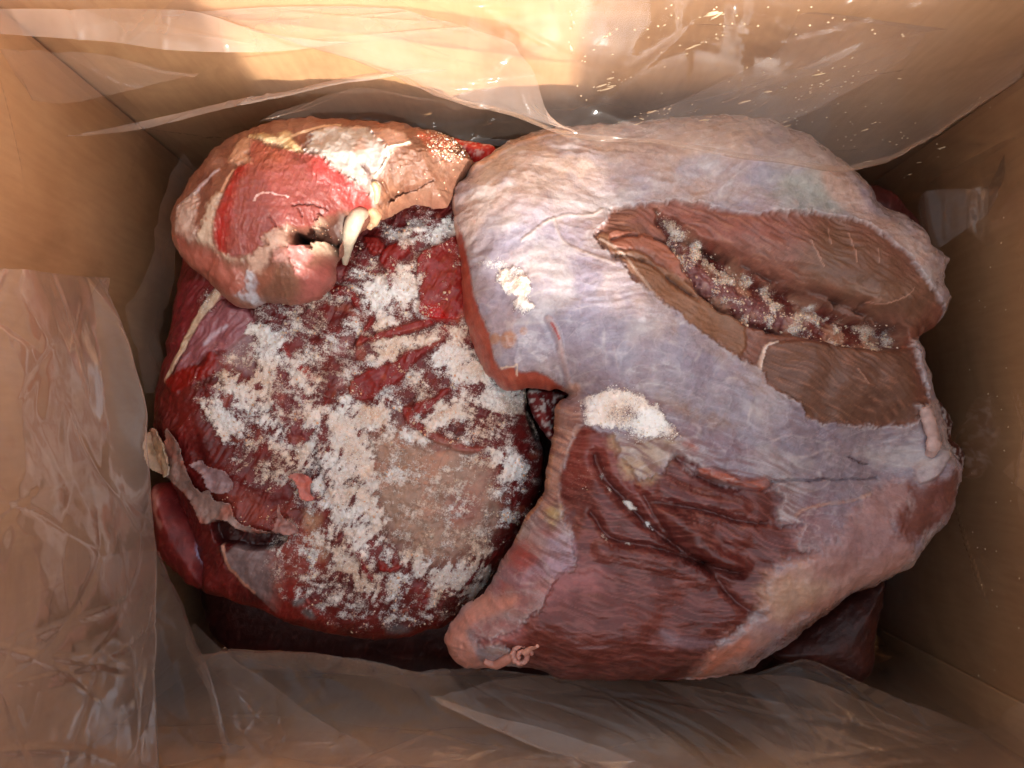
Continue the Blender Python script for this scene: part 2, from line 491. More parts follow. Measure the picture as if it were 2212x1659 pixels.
        cnt[:-1, :-1] += cell; cnt[1:, :-1] += cell; cnt[:-1, 1:] += cell; cnt[1:, 1:] += cell
        rim = used & (cnt < 4)
        V = np.c_[X[used], Y[used], Z[used]]
        j, i = np.nonzero(cell)
        top = np.c_[idx[j, i], idx[j, i + 1], idx[j + 1, i + 1], idx[j + 1, i]]
        labf = np.max(np.c_[s.lab[j, i], s.lab[j, i + 1], s.lab[j + 1, i + 1], s.lab[j + 1, i]], 1)
        # underside on every vertex, the rim shared
        st = used & ~rim
        bidx = idx.copy(); bidx[st] = nv + np.arange(st.sum())
        V = np.vstack([V, np.c_[X[st], Y[st], s.B[st]]])
        bot = np.c_[bidx[j, i], bidx[j + 1, i], bidx[j + 1, i + 1], bidx[j, i + 1]]
        F = np.vstack([top, bot]); labs = np.r_[labf, np.zeros(len(bot), int)]
        C = np.vstack([s.C[used], s.C[st] * 0 + s.C[used].mean(0)]); R = np.r_[s.R[used], s.R[st]]; Q = np.r_[s.Fr[used], s.Fr[st] * 0]
        # shared normals so that neighbouring parts shade as one surface
        a, b, c, d = (V[F[:, k]] for k in range(4))
        fn = np.cross(c - a, d - b)
        N = np.zeros_like(V)
        for k in range(4):
            for ax in range(3):
                N[:, ax] += np.bincount(F[:, k], fn[:, ax], len(V))
        N /= np.linalg.norm(N, axis=1)[:, None] + 1e-12
        s.N = np.zeros(s.H.shape + (3,)); s.N[used] = N[:nv]; s.Zf = Z; s.Xf, s.Yf = X, Y; s.used = used & ~rim
        ctr = s.poly.mean(0)
        e = empty(s.name, (ctr[0], ctr[1], origin_z)); tag(e, label, cat, group)
        s.e = e
        org = np.array(e.location)
        for k, nm in enumerate(s.names):
            ff = F[labs == k]
            if len(ff) == 0: continue
            uq, inv = np.unique(ff.ravel(), return_inverse=True)
            mesh_obj(nm, V[uq], inv.reshape(-1, 4), FLESH, e, {'Col': C[uq], 'Rough': R[uq], 'Frost': Q[uq]}, N[uq], origin=org)
        return e
    def at(s, u, v, lift=0.0):
        p = s.onto([(u, v)])[0]
        return np.array([p[0], p[1], float(s.samp(s.H + s.D, p[:1], p[1:])[0]) + lift])

# ---- grains
def ico():
    t = (1 + 5 ** .5) / 2
    v = np.array([(-1, t, 0), (1, t, 0), (-1, -t, 0), (1, -t, 0), (0, -1, t), (0, 1, t), (0, -1, -t), (0, 1, -t), (t, 0, -1), (t, 0, 1), (-t, 0, -1), (-t, 0, 1)], float)
    f = np.array([(0, 11, 5), (0, 5, 1), (0, 1, 7), (0, 7, 10), (0, 10, 11), (1, 5, 9), (5, 11, 4), (11, 10, 2), (10, 7, 6), (7, 1, 8), (3, 9, 4), (3, 4, 2), (3, 2, 6), (3, 6, 8), (3, 8, 9), (4, 9, 5), (2, 4, 11), (6, 2, 10), (8, 6, 7), (9, 8, 1)])
    return v / np.linalg.norm(v[0]), f
IV, IF = ico()
def grains(name, piece, dens, n, smin, smax, cols, label, seed=1, pile=0.0):
    rg = np.random.default_rng(seed)
    p = np.where(piece.used, dens, 0).ravel(); p = p / p.sum()
    k = rg.choice(p.size, n, p=p)
    x = piece.Xf.ravel()[k] + rg.uniform(-.5, .5, n) * piece.res; y = piece.Yf.ravel()[k] + rg.uniform(-.5, .5, n) * piece.res
    sz = smin + (smax - smin) * rg.random(n) ** 3
    z = piece.Zf.ravel()[k] + sz * 0.0 + pile * rg.random(n) * np.clip(dens.ravel()[k], 0, 1)
    base = IV[None] * (1 + rg.normal(0, .22, (n, 12, 1))) * (0.7 + 0.6 * rg.random((n, 1, 3)))
    ang = rg.uniform(0, 6.28, n); c, q = np.cos(ang)[:, None], np.sin(ang)[:, None]
    bx_, by_ = base[..., 0] * c - base[..., 1] * q, base[..., 0] * q + base[..., 1] * c
    V = np.stack([bx_, by_, base[..., 2]], -1) * sz[:, None, None] + np.stack([x, y, z], -1)[:, None, :]
    F = (IF[None] + (np.arange(n) * 12)[:, None, None]).reshape(-1, 3)
    cs = np.array([lin(*q_) for q_ in cols]); cc = cs[rg.integers(0, len(cs), n)] * (0.85 + 0.3 * rg.random((n, 1)))
    ct = V.reshape(-1, 3).mean(0); ct[2] = V[..., 2].min()
    o = mesh_obj(name, V.reshape(-1, 3), F, GRAIN, None, {'Col': np.repeat(cc, 12, 0)}, smooth=False, origin=ct)
    o.location = ct
    tag(o, label, 'frost', kind='stuff')
    return o
WHITE = [(248, 246, 244), (242, 240, 238), (246, 240, 232), (236, 230, 226)]
BEIGE = [(226, 206, 180), (214, 190, 165), (232, 214, 190), (205, 172, 148)]
ORANGE = [(214, 150, 112), (226, 176, 140), (205, 128, 96), (228, 200, 170)]

def tube(name, pts, rad, mat_col, parent, rough=0.4, nseg=14, lump=0.12, flat=1.0, seed=5):
    P = catmull(np.array(pts, float), 8, False)
    r = np.interp(np.linspace(0, 1, len(P)), np.linspace(0, 1, len(rad)), rad)
    T = np.gradient(P, axis=0); T /= np.linalg.norm(T, axis=1)[:, None] + 1e-12
    up = np.array([0, 0, 1.0]); S = np.cross(T, up); S /= np.linalg.norm(S, axis=1)[:, None] + 1e-9; U = np.cross(S, T)
    a = np.linspace(0, 2 * np.pi, nseg, endpoint=False)
    rr = r[:, None] * (1 + lump * fbm(np.arange(len(P))[:, None] * .23 + 0 * a, np.cos(a)[None] * 1.3 + np.sin(a)[None] * .7 + seed, 3, seed))
    V = P[:, None] + S[:, None] * (rr * np.cos(a))[..., None] + U[:, None] * (rr * np.sin(a) * flat)[..., None]
    n = len(P)
    V = np.vstack([V.reshape(-1, 3), P[:1], P[-1:]])
    F = []
    for i in range(n - 1):
        for k in range(nseg):
            F.append((i * nseg + k, i * nseg + (k + 1) % nseg, (i + 1) * nseg + (k + 1) % nseg, (i + 1) * nseg + k))
    for k in range(nseg):
        F.append((n * nseg, (k + 1) % nseg, k, k)); F.append((n * nseg + 1, (n - 1) * nseg + k, (n - 1) * nseg + (k + 1) % nseg, (n - 1) * nseg + (k + 1) % nseg))
    F4 = [f for f in F if len(set(f)) == 4]; F3 = [f[:3] for f in F if len(set(f)) == 3]
    me = bpy.data.meshes.new(name); me.from_pydata([tuple(v) for v in V - np.array(parent.location)], [], F4 + F3)
    me.polygons.foreach_set('use_smooth', np.ones(len(me.polygons), bool))
    cv = np.array([lin(*mat_col)] * len(V)) * (1 + 0.18 * fbm(V[:, 0] * 260, V[:, 1] * 260, 3, seed))[:, None]
    at = me.attributes.new('Col', 'FLOAT_COLOR', 'POINT'); at.data.foreach_set('color', np.hstack([cv, np.ones((len(V), 1))]).astype(np.float32).ravel())
    ar = me.attributes.new('Rough', 'FLOAT', 'POINT'); ar.data.foreach_set('value', np.full(len(V), rough, np.float32))
    me.materials.append(FLESH)
    return link(bpy.data.objects.new(name, me), parent)

# ---- the frosted slab at the left
L = Piece('meat_slab', UV("405,560 388,650 371,745 353,820 342,890 350,960 380,1040 415,1120 440,1200 450,1272 496,1289 536,1303 576,1316 616,1337 656,1351 710,1364 779,1376 824,1378 881,1373 929,1358 968,1346 1007,1310 1080,1220 1140,1120 1175,1020 1165,945 1142,890 1137,845 1135,760 1120,600 1100,450 1060,345 1000,318 900,310 700,320 520,400 430,480"),
          0.044, 0.038, 0.045, zbot=.004)
L.H += 0.006 * L.blob(960, 1080, 150) - 0.006 * L.blob(1020, 430, 120)
L.H += (.0045 * fbm(L.X * 26, L.Y * 26, 3, 101) + .0022 * fbm(L.X * 60, L.Y * 60, 2, 103)) * sstep(0, .02, L.d)
fib = L.fibre(60, .02, .0022, 2)
base = fbm(L.X * 45, L.Y * 45, 4, 8)
L.C[:] = lin(104, 26, 24); L.names.append('muscle')
L.tint(sstep(-.1, .4, base), (126, 34, 30)); L.tint(sstep(.1, .5, -base), (82, 20, 20))
L.tint(L.reg(cC("560,0 480,0 300,0 220,150 170,500 120,800 130,810 200,690 300,490 380,340 470,210 560,100")), (128, 40, 46), .35)
# pale fat seam, violet silverskin muscle, grey membrane
m = L.reg(cC("600,150 680,210 800,230 860,330 830,400 740,480 620,560 500,560 420,640 320,690 220,750 250,650 330,500 400,380 480,260"))
L.tint(m, (158, 98, 104), .25); L.D += m * .0016; L.part('silverskin', m)
L.tint(m * L.line(cC("470,500 540,430 640,360"), .003, .002, 1.0), (214, 196, 206), .2, .8)
m = L.reg(cC("640,560 760,450 840,400 850,600 860,780 780,740 700,700 600,650"), .002); L.tint(m, (166, 132, 132), .35, .85); L.part('membrane', m)
m = L.line(cC("140,800 200,680 300,490 380,340 470,210 560,90"), .0018, .0042, .4); L.tint(m, (222, 196, 164), .45); L.D += m * .0012; L.part('fat_seam', m)
m = L.reg(cC("140,810 320,690 440,680 490,580 545,600 560,700 520,760 420,800 300,860 200,900")); L.tint(m, (140, 24, 20), .3); L.D += m * .001
m = L.reg(cC("470,840 540,840 650,900 720,1000 730,1080 640,1040 540,960")); L.tint(m, (120, 46, 50), .32); L.D += m * .001
m = L.reg(cC("990,680 1080,700 1180,830 1260,900 1310,1000 1310,1120 1300,1230 1280,1330 1200,1390 1120,1220 1060,1130 1000,1000 980,850")); L.tint(m, (128, 52, 54), .3); L.D += m * .0016; L.part('muscle', m)
m = L.reg(cC("1070,430 1110,520 1180,640 1290,700 1380,800 1260,790 1190,700 1120,600")); L.tint(m, (158, 34, 32)); L.D += m * .001
# bright red muscle strips between the frosted seams
strips = [cB("380,1210 400,1150 470,1070 560,1040 640,1080 620,1140 540,1200 520,1280 530,1380 500,1450 440,1400 430,1280"),
          cB("690,1180 760,1110 900,1060 1000,1000 1060,1100 1090,1300 1100,1659 740,1659 700,1500 680,1380"),
          cD("-20,60 60,30 130,50 200,110 235,200 245,270 190,210 120,120 0,130"),
          cD("200,480 290,320 330,300 300,380 250,440 300,470 200,520"),
          cD("300,470 360,420 500,380 620,340 750,310 820,340 700,390 550,430 400,470 330,500"),
          cD("140,850 200,770 320,700 480,660 560,600 600,550 700,545 840,480 850,520 720,600 640,680 600,740 500,830 400,880 350,940 250,970 160,940"),
          cD("650,1020 700,970 820,940 900,870 950,860 930,900 850,970 800,1030 700,1080"),
          cD("580,1020 640,1020 690,1120 780,1200 900,1250 1000,1290 1150,1340 1250,1330 1200,1380 1050,1380 900,1320 750,1260 640,1180 580,1100"),
          cF("160,660 210,680 260,780 300,860 280,870 220,790"),
          cF("340,720 420,770 500,730 505,760 430,800 340,790"),
          cB("260,1010 330,1010 400,1040 420,1110 350,1150 290,1120")]
red = np.zeros_like(L.H)
for k, p in enumerate(strips):
    m = L.reg(p)
    L.tint(m, [(138, 26, 22), (140, 36, 30), (134, 24, 22)][k % 3], .32); L.D += m * (.0042 if k < 3 else .003)
    red = np.maximum(red, m); L.part('muscle_strip', m)
L.tint(L.reg(cD("720,200 860,200 920,280 1000,300 900,320 760,310 720,270"), .003), (180, 14, 14), .25)
L.tint(L.reg(cD("860,390 900,350 960,400 1080,430 1080,470 960,440"), .003), (156, 16, 16), .3)
m = L.reg(cD("430,1040 490,990 550,1060 570,1180 500,1130 440,1090")); L.tint(m, (112, 66, 68), .3); L.D += m * .001
for p in ["0,560 60,480 160,420 120,540 40,600", "20,860 60,760 160,680 200,720 120,780 60,860"]:
    L.tint(L.reg(cD(p), .003), (176, 120, 118), .35, .8)
# beige cartilage disc
disc = L.reg(UV("804,942 831,923 868,934 906,952 946,963 986,974 1026,990 1052,1014 1064,1051 1076,1080 1074,1120 1046,1163 1019,1187 989,1205 944,1217 911,1205 875,1181 839,1145 815,1109 809,1070 806,1000"), .011, .008, .003)
L.tint(disc, (186, 158, 136), .45, .85); L.D += disc * (.0015 + .0012 * fbm(L.X * 60, L.Y * 60, 4, 63)); L.part('cartilage', disc)
L.tint(disc * sstep(.0, .4, fbm(L.X * 40, L.Y * 40, 4, 64)), (164, 128, 104), None, .6); L.tint(disc * sstep(.1, .4, fbm(L.X * 55, L.Y * 55, 4, 65)), (204, 150, 124), None, .5)
L.tint(disc * L.blob(1003, 1095, 40), (160, 92, 84), None, .8); L.tint(disc * L.blob(930, 1005, 30), (206, 150, 124), None, .5)
L.tint(L.reg(UV("1040,1000 1064,1051 1078,1090 1070,1130 1050,1140 1056,1060"), .006) * disc, (140, 120, 104), None, .6)
L.tint(L.reg(cD("280,1260 330,1250 340,1420 300,1420"), .004), (150, 136, 122), None, .7)
# lower left: membranes, the hollow and the orange-stained fat
stain = L.reg(cE("500,440 700,430 900,480 1050,620 1200,560 1260,700 1330,760 1500,1080 1320,1220 1150,1200 1080,920 1040,790 800,720 560,540"), .006, .004)
L.tint(stain, (150, 62, 46), .4, .75)
L.tint(L.reg(cE("1300,620 1440,640 1420,760 1500,960 1440,1000 1380,880"), .004, .003), (204, 162, 128), .5, .8)
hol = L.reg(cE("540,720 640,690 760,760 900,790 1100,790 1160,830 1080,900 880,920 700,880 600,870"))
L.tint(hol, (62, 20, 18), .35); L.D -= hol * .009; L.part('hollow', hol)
m = L.reg(cE("740,890 790,900 900,930 1080,920 1130,1020 1150,1200 1130,1300 1080,1440 960,1330 850,1240 760,1140 690,1070 640,960 630,890 680,960"))
L.tint(m, (138, 118, 116), .38); L.D += m * .0012; L.part('membrane', m)
L.tint(m * L.reg(cE("1060,900 1180,960 1180,1460 1050,1440 1040,1300 1090,1120"), .008, .006), (164, 72, 60), None, .8)
L.tint(L.line(cE("640,890 690,1060 760,1140 900,1270"), .0014), (206, 150, 124), .4); 
m = L.reg(cE("1090,1400 1160,1180 1280,1200 1300,1300 1480,1500 1200,1480 1080,1470"), .003); L.tint(m, (150, 44, 38), .35, .8)
for p in ["1210,1340 1300,1320 1290,1370 1220,1390", "1280,1420 1360,1410 1400,1490 1330,1480"]:
    L.tint(L.reg(cE(p), .002), (120, 128, 128), .35, .8)
L.tint(L.reg(cF("390,1190 480,1180 560,1200 540,1240 400,1240"), .003), (110, 116, 120), .35, .7)
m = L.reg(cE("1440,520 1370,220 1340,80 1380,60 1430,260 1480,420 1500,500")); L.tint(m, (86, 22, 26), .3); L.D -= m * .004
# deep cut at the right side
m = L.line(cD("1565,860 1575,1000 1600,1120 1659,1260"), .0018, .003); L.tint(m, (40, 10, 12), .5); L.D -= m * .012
L.D += 0.0010 * fib * (1 - disc) + 0.0013 * fbm(L.X * 120, L.Y * 120, 3, 12)
L.tint(sstep(.25, .6, fib) * (1 - red) * (1 - disc), (172, 86, 80), None, .35)
L.tint(sstep(.3, .6, -fib), (70, 14, 18), None, .3)
# salt: thick where the photograph shows white seams, thin dust elsewhere
F1 = [cC("830,380 930,380 960,460 1060,500 1110,610 1080,680 990,680 980,840 990,950 1010,1070 1080,1180 1100,1300 1180,1390 1080,1400 980,1270 930,1130 910,990 870,900 860,700 840,560"),
      cC("420,930 520,970 640,1060 720,1120 740,1180 660,1250 570,1230 520,1130 440,1010"),
      cC("520,740 640,730 760,790 860,800 900,900 830,930 800,1040 740,1040 700,930 640,870 560,800"),
      cC("1160,680 1220,680 1300,830 1340,920 1340,1100 1310,1110 1300,960 1240,860 1180,790"),
      cC("1180,1380 1300,1320 1340,1370 1400,1560 1400,1659 1330,1659 1320,1560 1240,1540 1180,1440"),
      cD("120,980 250,1000 380,920 440,940 420,1050 560,1200 720,1290 560,1240 420,1180 320,1260 300,1400 320,1659 0,1659 -60,1500 0,1300 0,1100"),
      cF("0,0 300,40 290,250 360,420 300,460 150,450 0,420"),
      cD("300,60 430,60 450,160 480,240 470,370 380,360 350,280 270,240 300,150"),
      cD("240,60 430,-40 690,-60 690,100 690,180 480,120 300,60"),
      cD("380,490 560,460 800,440 820,470 690,530 560,570 480,640 340,670 380,560"),
      cD("680,1090 900,1010 1100,980 1100,1080 900,1160 780,1170 690,1120"),
      cF("20,480 150,470 300,560 220,600 150,640"),
      cF("0,650 100,660 200,800 340,930 300,960 180,900 90,820 0,760"),
      cF("540,700 760,760 1000,760 1100,700 1120,850 1080,960 880,940 700,870 600,800"),
      cB("860,900 990,870 990,980 800,1020 620,1110 560,1060 700,1000"),
      cC("420,130 520,60 600,80 520,170 440,230"),
      cD("1300,1380 1500,1440 1480,1560 1330,1480"), cD("1100,880 1300,860 1560,900 1540,1040 1300,1060 1150,1000"),
      cD("850,540 1000,470 1090,520 1180,680 1290,820 1150,820 950,760 850,660")]
MID = [UV('560,640 545,760 560,830 600,900 640,1050 570,1180 620,1290 760,1350 900,1350 1050,1230 1180,1020 1150,850 1100,600 1080,420 900,440 760,560'),
       cD("840,480 1090,470 1200,680 1330,850 1570,880 1570,1060 1600,1250 1560,1659 1300,1659 1280,1500 1200,1400 1300,1300 1000,1250 700,1150 660,1080 850,1000 1000,870 850,750 720,700"),
       cC("1060,370 1250,270 1500,200 1659,80 1659,700 1500,760 1400,720 1300,600 1150,440"),
       cF("300,900 1100,950 900,1060 700,1180 400,1100 200,1050 60,950"),
       cB("380,880 700,780 1000,800 1000,1659 0,1659 0,1400 80,1200 300,1180"),
       cF("-180,350 0,400 560,440 600,700 300,960 0,980 -150,900 -300,700 -250,500"),
       cF("500,300 900,200 1190,250 1190,500 1000,700 700,740 500,620"),
       cF("1100,560 1260,560 1200,760 1120,900 1060,800"),
       cE("1150,640 1400,500 1659,600 1659,1500 1400,1450 1280,1200 1150,900"),
       cC("600,560 760,520 860,560 860,800 760,790 640,700"), cC("700,1240 980,1270 1300,1340 1300,1659 760,1659 640,1450"),
       cC("380,860 1000,800 1000,1100 1000,1300 700,1300 480,1150")]
hi = np.zeros_like(L.H); mid = np.zeros_like(L.H)
for p in F1: hi = np.maximum(hi, L.reg(p, .0065, .006, .004))
for p in MID: mid = np.maximum(mid, L.reg(p, .010, .008, .004))
spk = fbm(L.X * 330, L.Y * 330, 3, 44); clump = fbm(L.X * 75, L.Y * 75, 3, 47); spk2 = fbm(L.X * 700, L.Y * 700, 2, 49)
keep = 1 - .72 * red * (1 - .35 * sstep(0, .3, clump)) - .1 * disc
cover = np.clip(hi * sstep(-.42, .0, spk + .5 * clump) + mid * .8 * sstep(.05, .35, spk + .7 * clump) * keep, 0, 1)
strk = L.fibre(62, .012, .0035, 87); strk2 = L.fibre(-20, .012, .0035, 88)
L.Fr = np.clip(hi * (.64 + .55 * clump + .75 * strk) + mid * keep * np.clip(.37 + .6 * clump + .55 * strk * sstep(.1, -.1, L.Y - .02) + .45 * strk2, .03, .72), 0, 1)
L.tint(sstep(.32, .45, fbm(L.X * 60, L.Y * 60, 2, 81)) * mid * (1 - disc), (190, 104, 74), None, .35)
L.D += cover * (.0010 + .0014 * spk + .0010 * spk2)
L.frost = np.clip(hi * .9 + mid * .12 * keep + cover * .6, 0, 1) + 0.006
L.part('frost_crust', cover * sstep(.5, .9, hi))
L.C = L.C * np.array([.88, .84, .86])
L.build(0.006, 'dark red meat slab crusted with white frost beneath the rounded shank cut', 'meat')

# flaps of fat and membrane standing off the slab, each a curled sheet with thickness
def flap(piece, pts, name, cols, lift, thick=0.0012, seed=3, curl=0.006, res=0.0008, zfun=None):
    P2 = piece.onto(pts); poly = catmull(P2, 4, True)
    mn, mx = poly.min(0) - 2 * res, poly.max(0) + 2 * res
    X, Y = np.meshgrid(np.arange(mn[0], mx[0], res), np.arange(mn[1], mx[1], res))
    d = sdf_poly(X, Y, poly) + 0.0006 * fbm(X * 300, Y * 300, 2, seed)
    Z = np.maximum(piece.samp(piece.Zf, X, Y), piece.zedge - .012) + lift
    if zfun is not None: Z = zfun(X, Y, Z)
    Z = Z + curl * 0.8 * fbm(X * 45, Y * 45, 3, seed) + 0.0010 * ridged(X * 110, Y * 110, 2, seed + 9) + curl * .35 * np.exp(-d / .0025)
    ok = d > -res * .5
    cell = ok[:-1, :-1] & ok[1:, :-1] & ok[:-1, 1:] & ok[1:, 1:]
    used = np.zeros(d.shape, bool)
    used[:-1, :-1] |= cell; used[1:, :-1] |= cell; used[:-1, 1:] |= cell; used[1:, 1:] |= cell
    idx = -np.ones(d.shape, int); idx[used] = np.arange(used.sum()); n = used.sum()
    j, i = np.nonzero(cell)
    top = np.c_[idx[j, i], idx[j, i + 1], idx[j + 1, i + 1], idx[j + 1, i]]
    V = np.vstack([np.c_[X[used], Y[used], Z[used]], np.c_[X[used], Y[used], Z[used] - thick]])
    bot = top[:, ::-1] + n
    ed = np.vstack([top[:, [0, 1]], top[:, [1, 2]], top[:, [2, 3]], top[:, [3, 0]]])
    key = np.sort(ed, 1); _, iv, ct = np.unique(key[:, 0] * n + key[:, 1], return_inverse=True, return_counts=True)
    be = ed[ct[iv] == 1]
    side = np.c_[be[:, 1], be[:, 0], be[:, 0] + n, be[:, 1] + n]
    c0 = lin(*cols[0]); C = np.tile(c0, (n, 1)); x, y = X[used], Y[used]
    q = fbm(x * 90, y * 90, 3, seed + 2)
    for k, c in enumerate(cols[1:]):
        mk = sstep(0., .35, fbm(x * 70, y * 70, 3, seed + 11 * k + 4))[:, None]
        C = C * (1 - mk) + lin(*c) * mk
    C = C * (1 + .2 * q)[:, None]
    C = C * (1 - .25 * sstep(-.1, .4, fbm(x * 160, y * 160, 3, seed + 31)))[:, None]
    return mesh_obj(name, V, np.vstack([top, bot, side]), FLESH, piece.e, {'Col': np.vstack([C, C]), 'Rough': np.full(2 * n, .34)}, origin=np.array(piece.e.location))
flap(L, cE("60,50 45,60 50,150 80,250 170,310 230,330 240,250 230,160 200,60 150,-20 110,-50 60,-10"), 'fat_flap', [(214, 186, 154), (222, 196, 170), (206, 160, 134)], .006, .003, 5, .006)
flap(L, cE("210,-40 250,-30 300,40 340,150 380,270 410,350 450,420 500,455 560,440 600,520 720,550 760,640 800,700 900,740 1050,780 960,800 850,780 780,755 700,690 640,685 530,715 480,690 440,600 400,530 340,450 260,370 210,310 200,150"), 'membrane_flap', [(150, 122, 114), (164, 134, 126), (170, 110, 96)], .004, .0014, 8, .005)
flap(L, cE("410,240 490,200 530,240 600,260 700,290 740,360 740,440 650,470 560,440 520,330 470,290"), 'membrane_flap', [(152, 122, 124), (166, 134, 134)], .004, .0012, 12, .007)
flap(L, cE("1060,790 1090,720 1110,620 1120,540 1150,640 1250,720 1270,780 1180,800 1120,790"), 'membrane_flap', [(170, 124, 116), (160, 90, 78)], .003, .0012, 15, .006)
flap(L, cE("1190,330 1260,305 1320,310 1370,350 1375,390 1360,460 1400,520 1310,520 1275,440 1250,370"), 'gristle_nub', [(196, 112, 100), (212, 140, 128)], .0035, .003, 17, .006)
grains('frost_crystals', L, L.frost * (.15 + hi ** 2) * np.clip(L.Fr, 0.02, 1), 9000, .00018, .00045, WHITE + [(205, 176, 165)], 'fine white frost crystals strewn over the dark red slab', 5, .0016)
grains('frost_crystals', L, np.clip(mid + stain, 0, 1) * (1 - .5 * disc) * sstep(.0, .3, clump), 1500, .0003, .001, BEIGE + ORANGE[1:2], 'coarse stained ice grains scattered among the fine frost of the slab', 6, .001)
# ---- the rounded shank cut lying on the slab
S = Piece('meat_cut', cA("1290,72 1100,72 950,95 800,135 700,180 560,240 430,345 330,460 240,580 190,670 150,740 105,830 92,960 100,1040 130,1130 200,1230 300,1310 400,1390 480,1480 560,1555 640,1590 740,1580 850,1545 960,1550 1060,1560 1180,1540 1290,1490 1380,1400 1400,1300 1415,1210 1480,1120 1600,980")
          + cB("340,870 440,860 560,800 650,745 740,760 850,785 940,750 985,650 1060,540 1150,450 1120,380 1050,290 950,210 850,180 700,150 560,110 450,105 300,92 100,78"),
          0.098, 0.036, 0.048, res=.0006, zbot=.079, under=(.002, .03))
S.H += .007 * S.blob(560, 440, 100) + .004 * S.blob(850, 350, 80) - .006 * S.blob(960, 420, 70) - .004 * S.blob(590, 630, 60)
S.H += .0035 * fbm(S.X * 32, S.Y * 32, 3, 77) * sstep(0, .02, S.d)
S.names.append('muscle')
S.C[:] = lin(144, 94, 76)
q = fbm(S.X * 60, S.Y * 60, 4, 3)
S.tint(sstep(0, .5, q), (158, 110, 92)); S.tint(sstep(0, .5, -q), (126, 78, 64))
lobe = S.reg(cB("330,860 340,760 380,600 420,430 460,320 540,270 640,240 700,150 960,200 1160,440 985,650 940,760 650,760 440,870"), .005, .003)
S.tint(lobe, (148, 104, 82), .5); S.part('muscle', lobe)
S.tint(lobe * sstep(.0, .4, fbm(S.X * 150, S.Y * 150, 3, 33)), (126, 78, 58), None, .6)
S.tint(lobe * sstep(.1, .5, S.blob(830, 480, 60)), (176, 120, 88), None, .6)
S.tint(S.reg(cB("700,160 850,180 960,220 1000,280 900,300 800,320 720,220"), .003, .003, .002), (204, 104, 76), .4, .8)
red = S.reg(cA("590,460 640,430 700,400 700,300 720,220 830,260 900,290 1060,320 1180,340 1300,370 1370,430 1420,480 1480,520 1560,570 1620,620 1670,680 1700,760 1650,790 1560,800 1450,805 1360,840 1300,860 1240,910 1200,930 1100,940 1040,920 960,930 870,980 800,1030 810,1080 760,1140 700,1160 600,1180 520,1170 440,1120 410,1060 405,960 420,850 450,750 490,660 530,560"))
S.tint(red, (150, 74, 66), .32); S.D += red * .002; S.part('red_muscle', red)
fr = S.fibre(78, .012, .0009, 9)
S.tint(red * S.reg(cA("590,440 690,430 600,560 560,700 540,900 520,1060 500,1160 420,1100 405,940 430,800 490,650 530,540"), .005, .003), (168, 36, 30), .25)
S.tint(red * sstep(.15, .9, S.ell((700, 360), (785, 440), 34)), (180, 60, 54), .24, .85)
S.tint(red * S.reg(cA("700,230 840,260 950,310 1020,400 820,440 700,420"), .006, .004), (170, 92, 70), None, .8)
S.tint(red * sstep(.1, .5, fr), (170, 98, 84), None, .45); S.tint(red * sstep(.1, .5, -fr), (140, 46, 42), None, .4)
S.D += red * .0006 * fr + lobe * .0011 * S.fibre(20, .006, .0016, 14) + .0006 * fbm(S.X * 220, S.Y * 220, 3, 5)
def fat(name, pts, col, up=.0015, rough=.4, col2=None, wl=.0018):
    m = S.reg(pts, .0022, wl + .0012, .0022)
    c2 = col2 or tuple(max(v - 26, 0) for v in col)
    S.tint(m, col, rough); S.tint(m * sstep(0, .45, fbm(S.X * 110, S.Y * 110, 3, len(S.names) * 3)), c2, None, .7)
    S.D += m * (up + .0007 * ridged(S.X * 90, S.Y * 90, 2, len(S.names))); S.part(name, m); return m
fat('fat', cA("480,640 400,690 340,780 345,860 300,910 270,990 300,1050 400,1110 500,1180 700,1190 690,1170 600,1185 520,1175 440,1120 405,1040 405,940 420,830 450,740"), (208, 180, 158))
S.tint(S.line(cA("470,640 510,540 570,470"), .0012), (224, 178, 152), .4)
fat('fat', cA("620,240 700,205 725,260 690,330 712,410 650,412 590,425 540,390 560,320"), (216, 166, 136))
fat('fat', cA("690,200 780,180 900,200 1000,150 1040,210 1080,250 1140,300 1120,330 1040,300 940,270 840,270 790,230"), (208, 182, 142), col2=(214, 176, 116))
S.tint(S.line(cA("1050,190 1130,160 1300,110 1420,105"), .0015), (226, 192, 160), .4)
S.tint(S.reg(cA("1060,210 1200,170 1180,240 1150,325 1120,290")), (134, 80, 60), .4)
m = S.line(cA("120,770 230,680 300,600 370,530 445,465"), .0026, .0014, .6); S.tint(m, (190, 168, 172), .3); S.D += m * .001; S.part('sinew', m)
fat('membrane', cA("130,770 220,690 280,680 270,770 240,900 270,940 250,1020 200,1060 160,1000 100,960 110,850"), (200, 170, 156), col2=(168, 124, 108))
m = S.reg(cA("100,1000 160,1010 220,1080 330,1100 450,1160 520,1250 640,1280 680,1440 560,1480 420,1380 250,1260 130,1120"), .003); S.tint(m, (170, 96, 82), .34, .9)
S.tint(m * sstep(.0, .5, S.fibre(-45, .02, .003, 19)), (146, 78, 60), None, .7)
m = S.reg(cA("1080,1310 1170,1260 1280,1220 1400,1250 1400,1400 1290,1500 1180,1550 1080,1555 1060,1500 1100,1420"), .005, .003); S.tint(m, (176, 100, 92), .3); S.part('muscle', m)
m = S.reg(cA("880,1230 960,1200 1060,1240 1080,1330 1100,1430 1060,1540 900,1550 700,1590 780,1450 830,1400 880,1350"), .005, .003); S.tint(m, (122, 80, 62), .42, .85); S.part('muscle', m)
S.tint(m * sstep(.05, .5, S.fibre(70, .01, .0015, 23)), (150, 104, 80), None, .7)
m = S.reg(cA("740,1330 830,1280 880,1230 900,1260 860,1380 800,1440 770,1490 735,1400")); S.tint(m, (150, 92, 72), .4)
